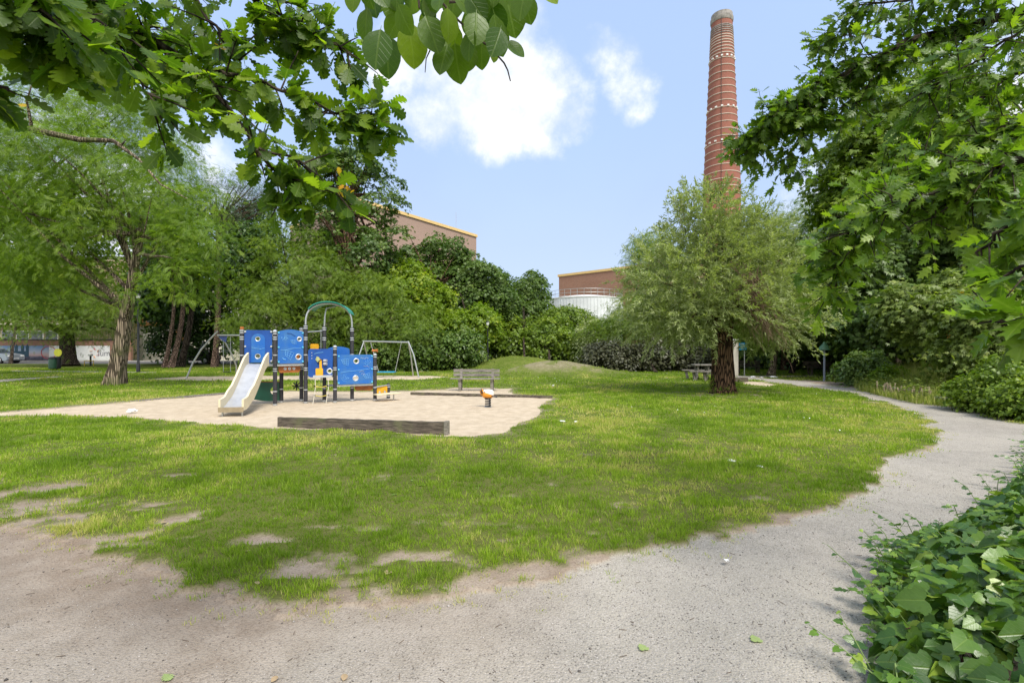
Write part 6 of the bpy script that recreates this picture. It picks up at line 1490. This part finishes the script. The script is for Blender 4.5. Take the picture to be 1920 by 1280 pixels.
    B = A+[(px3([(1980,-80,4.0),(1850,-40,4.1),(1700,0,4.3),(1610,10,4.5)]), .02, .005), (px3([(1819,48,4.3),(1790,120,4.2),(1740,200,4.2),(1690,260,4.3)]), .012, .004), (px3([(1990,120,3.6),(1900,140,3.6),(1800,210,3.7),(1700,280,3.8),(1650,330,3.9)]), .015, .004),
           ([hub2]+px3([(1960,200,3.2),(1880,240,3.3),(1790,300,3.4),(1700,330,3.5),(1640,360,3.6)]), .03, .004), (px3([(1950,40,3.4),(1880,80,3.4),(1800,130,3.5),(1720,180,3.6)]), .012, .004)]
    leafy_branches(root, B, REDOAK, M['redoak_leaf'], BD, rg, 560, .32, .12, 8, name='foliage')
    leafy_branches(root, [([hub2]+px3([(1990,290,2.6),(1900,300,2.6),(1860,312,2.6),(1800,335,2.7),(1730,370,2.8),(1650,400,2.9),(1590,440,3.0),(1565,500,3.1)]), .025, .003), (px3([(1860,312,2.6),(1850,350,2.6),(1790,390,2.7),(1700,430,2.8)]), .007, .003), (px3([(1590,440,3.0),(1570,520,3.05),(1558,560,3.1)]), .004, .002)], REDOAK, M['redoak_leaf'], BD, rg, 150, .24, .115, 7, name='foliage', light=.1)
    leafy_branches(root, [([hub3]+px3([(2000,380,1.9),(1940,400,1.9),(1880,430,2.0),(1840,470,2.1),(1800,500,2.2)]), .015, .003), (px3([(1990,470,1.6),(1930,500,1.7),(1880,520,1.8)]), .008, .003)], REDOAK, M['redoak_leaf'], BD, rg, 34, .18, .14, 6, name='foliage')
    leafy_branches(root, [([hub3]+px3([(2010,560,1.35),(1960,585,1.35),(1910,600,1.4),(1880,610,1.45)]), .012, .003)], REDOAK, M['redoak_leaf'], BD, rg, 11, .10, .13, 5, name='foliage')
M['yellow_leaf'] = leafmat('yellow_leaf', (.55, .30, .02), (.75, .50, .03), tr=.4)
build_near()

# ------------------------------------------------------------------ litter, fallen leaves, stones
def build_small():
    rg = np.random.default_rng(51)
    # fallen green leaves on the path
    fm = leafmat('fallen_leaf', (.24, .33, .10), (.36, .42, .16), tr=.1, veins=True)
    spots = [(306,1256,.085,'pale green fallen leaf on the path at lower left', 'OAK'), (1212,1213,.075,'small pale green fallen leaf lying mid path', 'IVY'), (1423,1198,.085,'larger pale green fallen leaf on the path before the ivy', 'IVY')]
    for px, py, s, lb, k in spots:
        x, y = G(px, py); T = OAK if k == 'OAK' else IVY
        a = rg.random()*6; o = bulk('fallen_leaf', T[0]*np.array([1, 1, .5]), T[1], np.zeros((1, 3)), np.array([[math.cos(a), math.sin(a), .05]]), np.array([[.05, .05, 1.0]]), np.array([s]), fm, uv=T[2], smooth=True)
        o.location = (x, y, float(surf(np.array([x]), np.array([y]))[0])+.008); tag(o, lb, 'fallen leaf', 'fallen leaves on the path')
    bm_ = leafmat('dry_leaf', (.30, .20, .11), (.45, .33, .20), tr=.1, veins=True)
    dry = [(722,1086,.08,'large dry brown leaf at the turf edge left of centre'), (272,1010,.08,'dry curled leaf on bare earth at left'), (300,985,.06,'dry leaf tucked against the grass at left'), (648,1258,.05,'small orange leaf on the path near the bottom'), (522,1262,.045,'tiny yellow brown leaf low on the path'), (1170,968,.05,'pale leaf lying in the worn grass'), (470,1040,.05,'dry leaf in the grass left of centre'), (480,1098,.05,'stone coloured leaf under the grass fringe')]
    for px, py, s, lb in dry:
        x, y = G(px, py); a = rg.random()*6; T = OVATE
        o = bulk('dry_leaf', T[0]*np.array([1, 1, 1.0]), T[1], np.zeros((1, 3)), np.array([[math.cos(a), math.sin(a), .1]]), np.array([[.2, .1, 1.0]]), np.array([s]), bm_, uv=T[2], smooth=True)
        o.location = (x, y, float(surf(np.array([x]), np.array([y]))[0])+.012); tag(o, lb, 'dry leaf', 'dry leaves on the ground')
    # crumpled litter
    wm = plain('litter_white', (.72, .72, .70), .6, var=.1)
    def crumple(px, py, s, lb, flat=.5):
        x, y = G(px, py); bm = bmesh.new(); bmesh.ops.create_icosphere(bm, subdivisions=2, radius=s)
        for v in bm.verts:
            v.co *= 1+rg.normal(0, .22); v.co.z *= flat
        me = bpy.data.meshes.new('litter'); bm.to_mesh(me); bm.free(); o = link('crumpled_litter', me, wm); o.location = (x, y, s*flat*.6+.01); tag(o, lb, 'litter', 'crumpled white litter')
    crumple(247, 772, .09, 'crumpled pale plastic bag on the sand left of the slide'); crumple(1038, 724, .07, 'white scrap on the lawn right of the bench'); crumple(943, 688, .10, 'pale scrap on the mound beside the black lamp', .8)
    crumple(1055, 791, .07, 'longer torn white paper on the lawn right of the sand', .25); crumple(1080, 792, .045, 'smaller torn white paper scrap, right of the longer one', .3)
    crumple(1372, 866, .05, 'white feathery scrap on the lawn right of centre', .3); crumple(1425, 876, .045, 'grey white scrap on the lawn nearer the path', .25); crumple(1362, 1053, .018, 'tiny white flake on the path near the turf', .4)
    crumple(1412, 707.5, .14, 'white litter left end of the row by the far path', .3); crumple(1428, 708.5, .09, 'small white litter in the middle of the row by the far path', .3); crumple(1450, 708, .16, 'white litter right end of the row by the far path', .3)
    # pebbles
    n = 22000; y = rg.uniform(2.2, 6.5, n)**1.0; x = (rg.random(n)*2-1)*(1.12*y+.5); g, s, p, so, dp = masks(x, y); k = p & (rg.random(n) < .35+.65*(fbm(x*2, y*2, 3) > .5)); x, y = x[k], y[k]; n = len(x)
    T = np.array([[1, 0, 0], [-1, .1, 0], [.1, .8, 0], [0, -.8, 0], [0, .1, .6], [.1, 0, -.5]], float); Fc = [(0, 2, 4), (2, 1, 4), (1, 3, 4), (3, 0, 4), (2, 0, 5), (1, 2, 5), (3, 1, 5), (0, 3, 5)]
    pm, nt, b, out = newmat('pebble'); at = ND(nt, 'ShaderNodeAttribute', attribute_name='rnd'); cr = ND(nt, 'ShaderNodeValToRGB'); nt.links.new(at.outputs['Fac'], cr.inputs[0]); e = cr.color_ramp.elements; e[0].color = (.05, .045, .04, 1); e[1].color = (.50, .46, .42, 1); e.new(.45).color = (.16, .14, .125, 1); nt.links.new(cr.outputs[0], b.inputs['Base Color']); b.inputs['Roughness'].default_value = .9
    o = bulk('pebbles', T, Fc, np.stack([x, y, surf(x, y)+.001], -1), rg.normal(0, 1, (n, 3))*np.array([1, 1, .2]), rg.normal(0, .2, (n, 3))+np.array([0, 0, 1]), .0022+.0052*rg.random(n)**3, pm, rnd=rg.random(n)); tag(o, 'loose dark and pale grit scattered over the gravel path', 'grit', None, 'stuff')
    n = 900; y = rg.uniform(2.3, 8, n); x = (rg.random(n)*2-1)*(1.1*y+.4); g, s_, p, so, dp = masks(x, y); k = p & (rg.random(n) < .25+.75*np.exp(-dp/.35)); x, y = x[k], y[k]; n = len(x)
    o = bulk('loose_stones', T, Fc, np.stack([x, y, surf(x, y)+.003], -1), rg.normal(0, 1, (n, 3))*np.array([1, 1, .2]), rg.normal(0, .2, (n, 3))+np.array([0, 0, 1]), .005+.009*rg.random(n)**3, pm, rnd=rg.random(n)); tag(o, 'larger loose stones along the turf edge of the path', 'stones', None, 'stuff')
    # dry twigs and bits
    n = 300; y = rg.uniform(2.4, 6.5, n); x = (rg.random(n)*2-1)*(1.1*y); g, s, p, so, dp = masks(x, y); k = (g < .5) & (x < y*.9); x, y = x[k], y[k]; mb = MB()
    for xx, yy in zip(x, y):
        a = rg.random()*6.28; l = rg.uniform(.01, .05); z = float(surf(np.array([xx]), np.array([yy]))[0])+.002; mb.bar((xx, yy, z), (xx+math.cos(a)*l, yy+math.sin(a)*l, z+.004), .0025, .002)
    tag(mb.build('twig_debris', plain('twig_debris', (.13, .09, .06), .9)), 'scattered dry twig bits on bare earth and path', 'twigs', None, 'stuff')
    # broad leaved weeds pressed flat in the turf
    n = 520; y = np.sqrt(rg.random(n))*9+3.1; x = (rg.random(n)*2-1)*(1.1*y); g, s_, p, so, dp = masks(x, y); k = (g > .25) & (fbm(x*.9+13, y*.9, 3) > .44); x, y = x[k], y[k]; n = len(x); per = 9
    a = rg.random((n, per))*6.28; rr_ = rg.uniform(.018, .035, n); ax = np.stack([np.cos(a), np.sin(a), np.full(a.shape, .35)], -1).reshape(-1, 3); c = np.repeat(np.stack([x, y, surf(x, y)+.004], -1), per, 0)
    o = bulk('lawn_weeds', OVATE[0], OVATE[1], c+ax*.004, ax, rg.normal(0, .2, (n*per, 3))+np.array([0, 0, 1]), np.repeat(rr_, per)*rg.uniform(.6, 1.2, n*per), leafmat('weed_leaf', (.12, .21, .025), (.24, .34, .05), tr=.3), uv=OVATE[2], smooth=True); tag(o, 'broad leaved weeds growing flat in the lawn', 'weeds', None, 'stuff')
    # daisies and clover heads
    n = 420; y = rg.uniform(9, 34, n); x = (rg.random(n)*2-1)*(1.1*y); g, s, p, so, dp = masks(x, y); k = (g > .6) & (fbm(x*.6+3, y*.6, 3) > .54); x, y = x[k], y[k]; n = len(x); a = np.arange(6)*math.pi/3
    T = np.stack([np.cos(a), np.sin(a), np.zeros(6)], -1); o = bulk('daisies', T, [tuple(range(6))], np.stack([x, y, height(x, y)+.06], -1), np.tile([[1, 0, 0]], (n, 1)).astype(float), rg.normal(0, .3, (n, 3))+np.array([0, -.4, 1]), np.full(n, .013), wm); tag(o, 'small white daisies dotted over the lawn', 'daisies', None, 'stuff')
build_small()
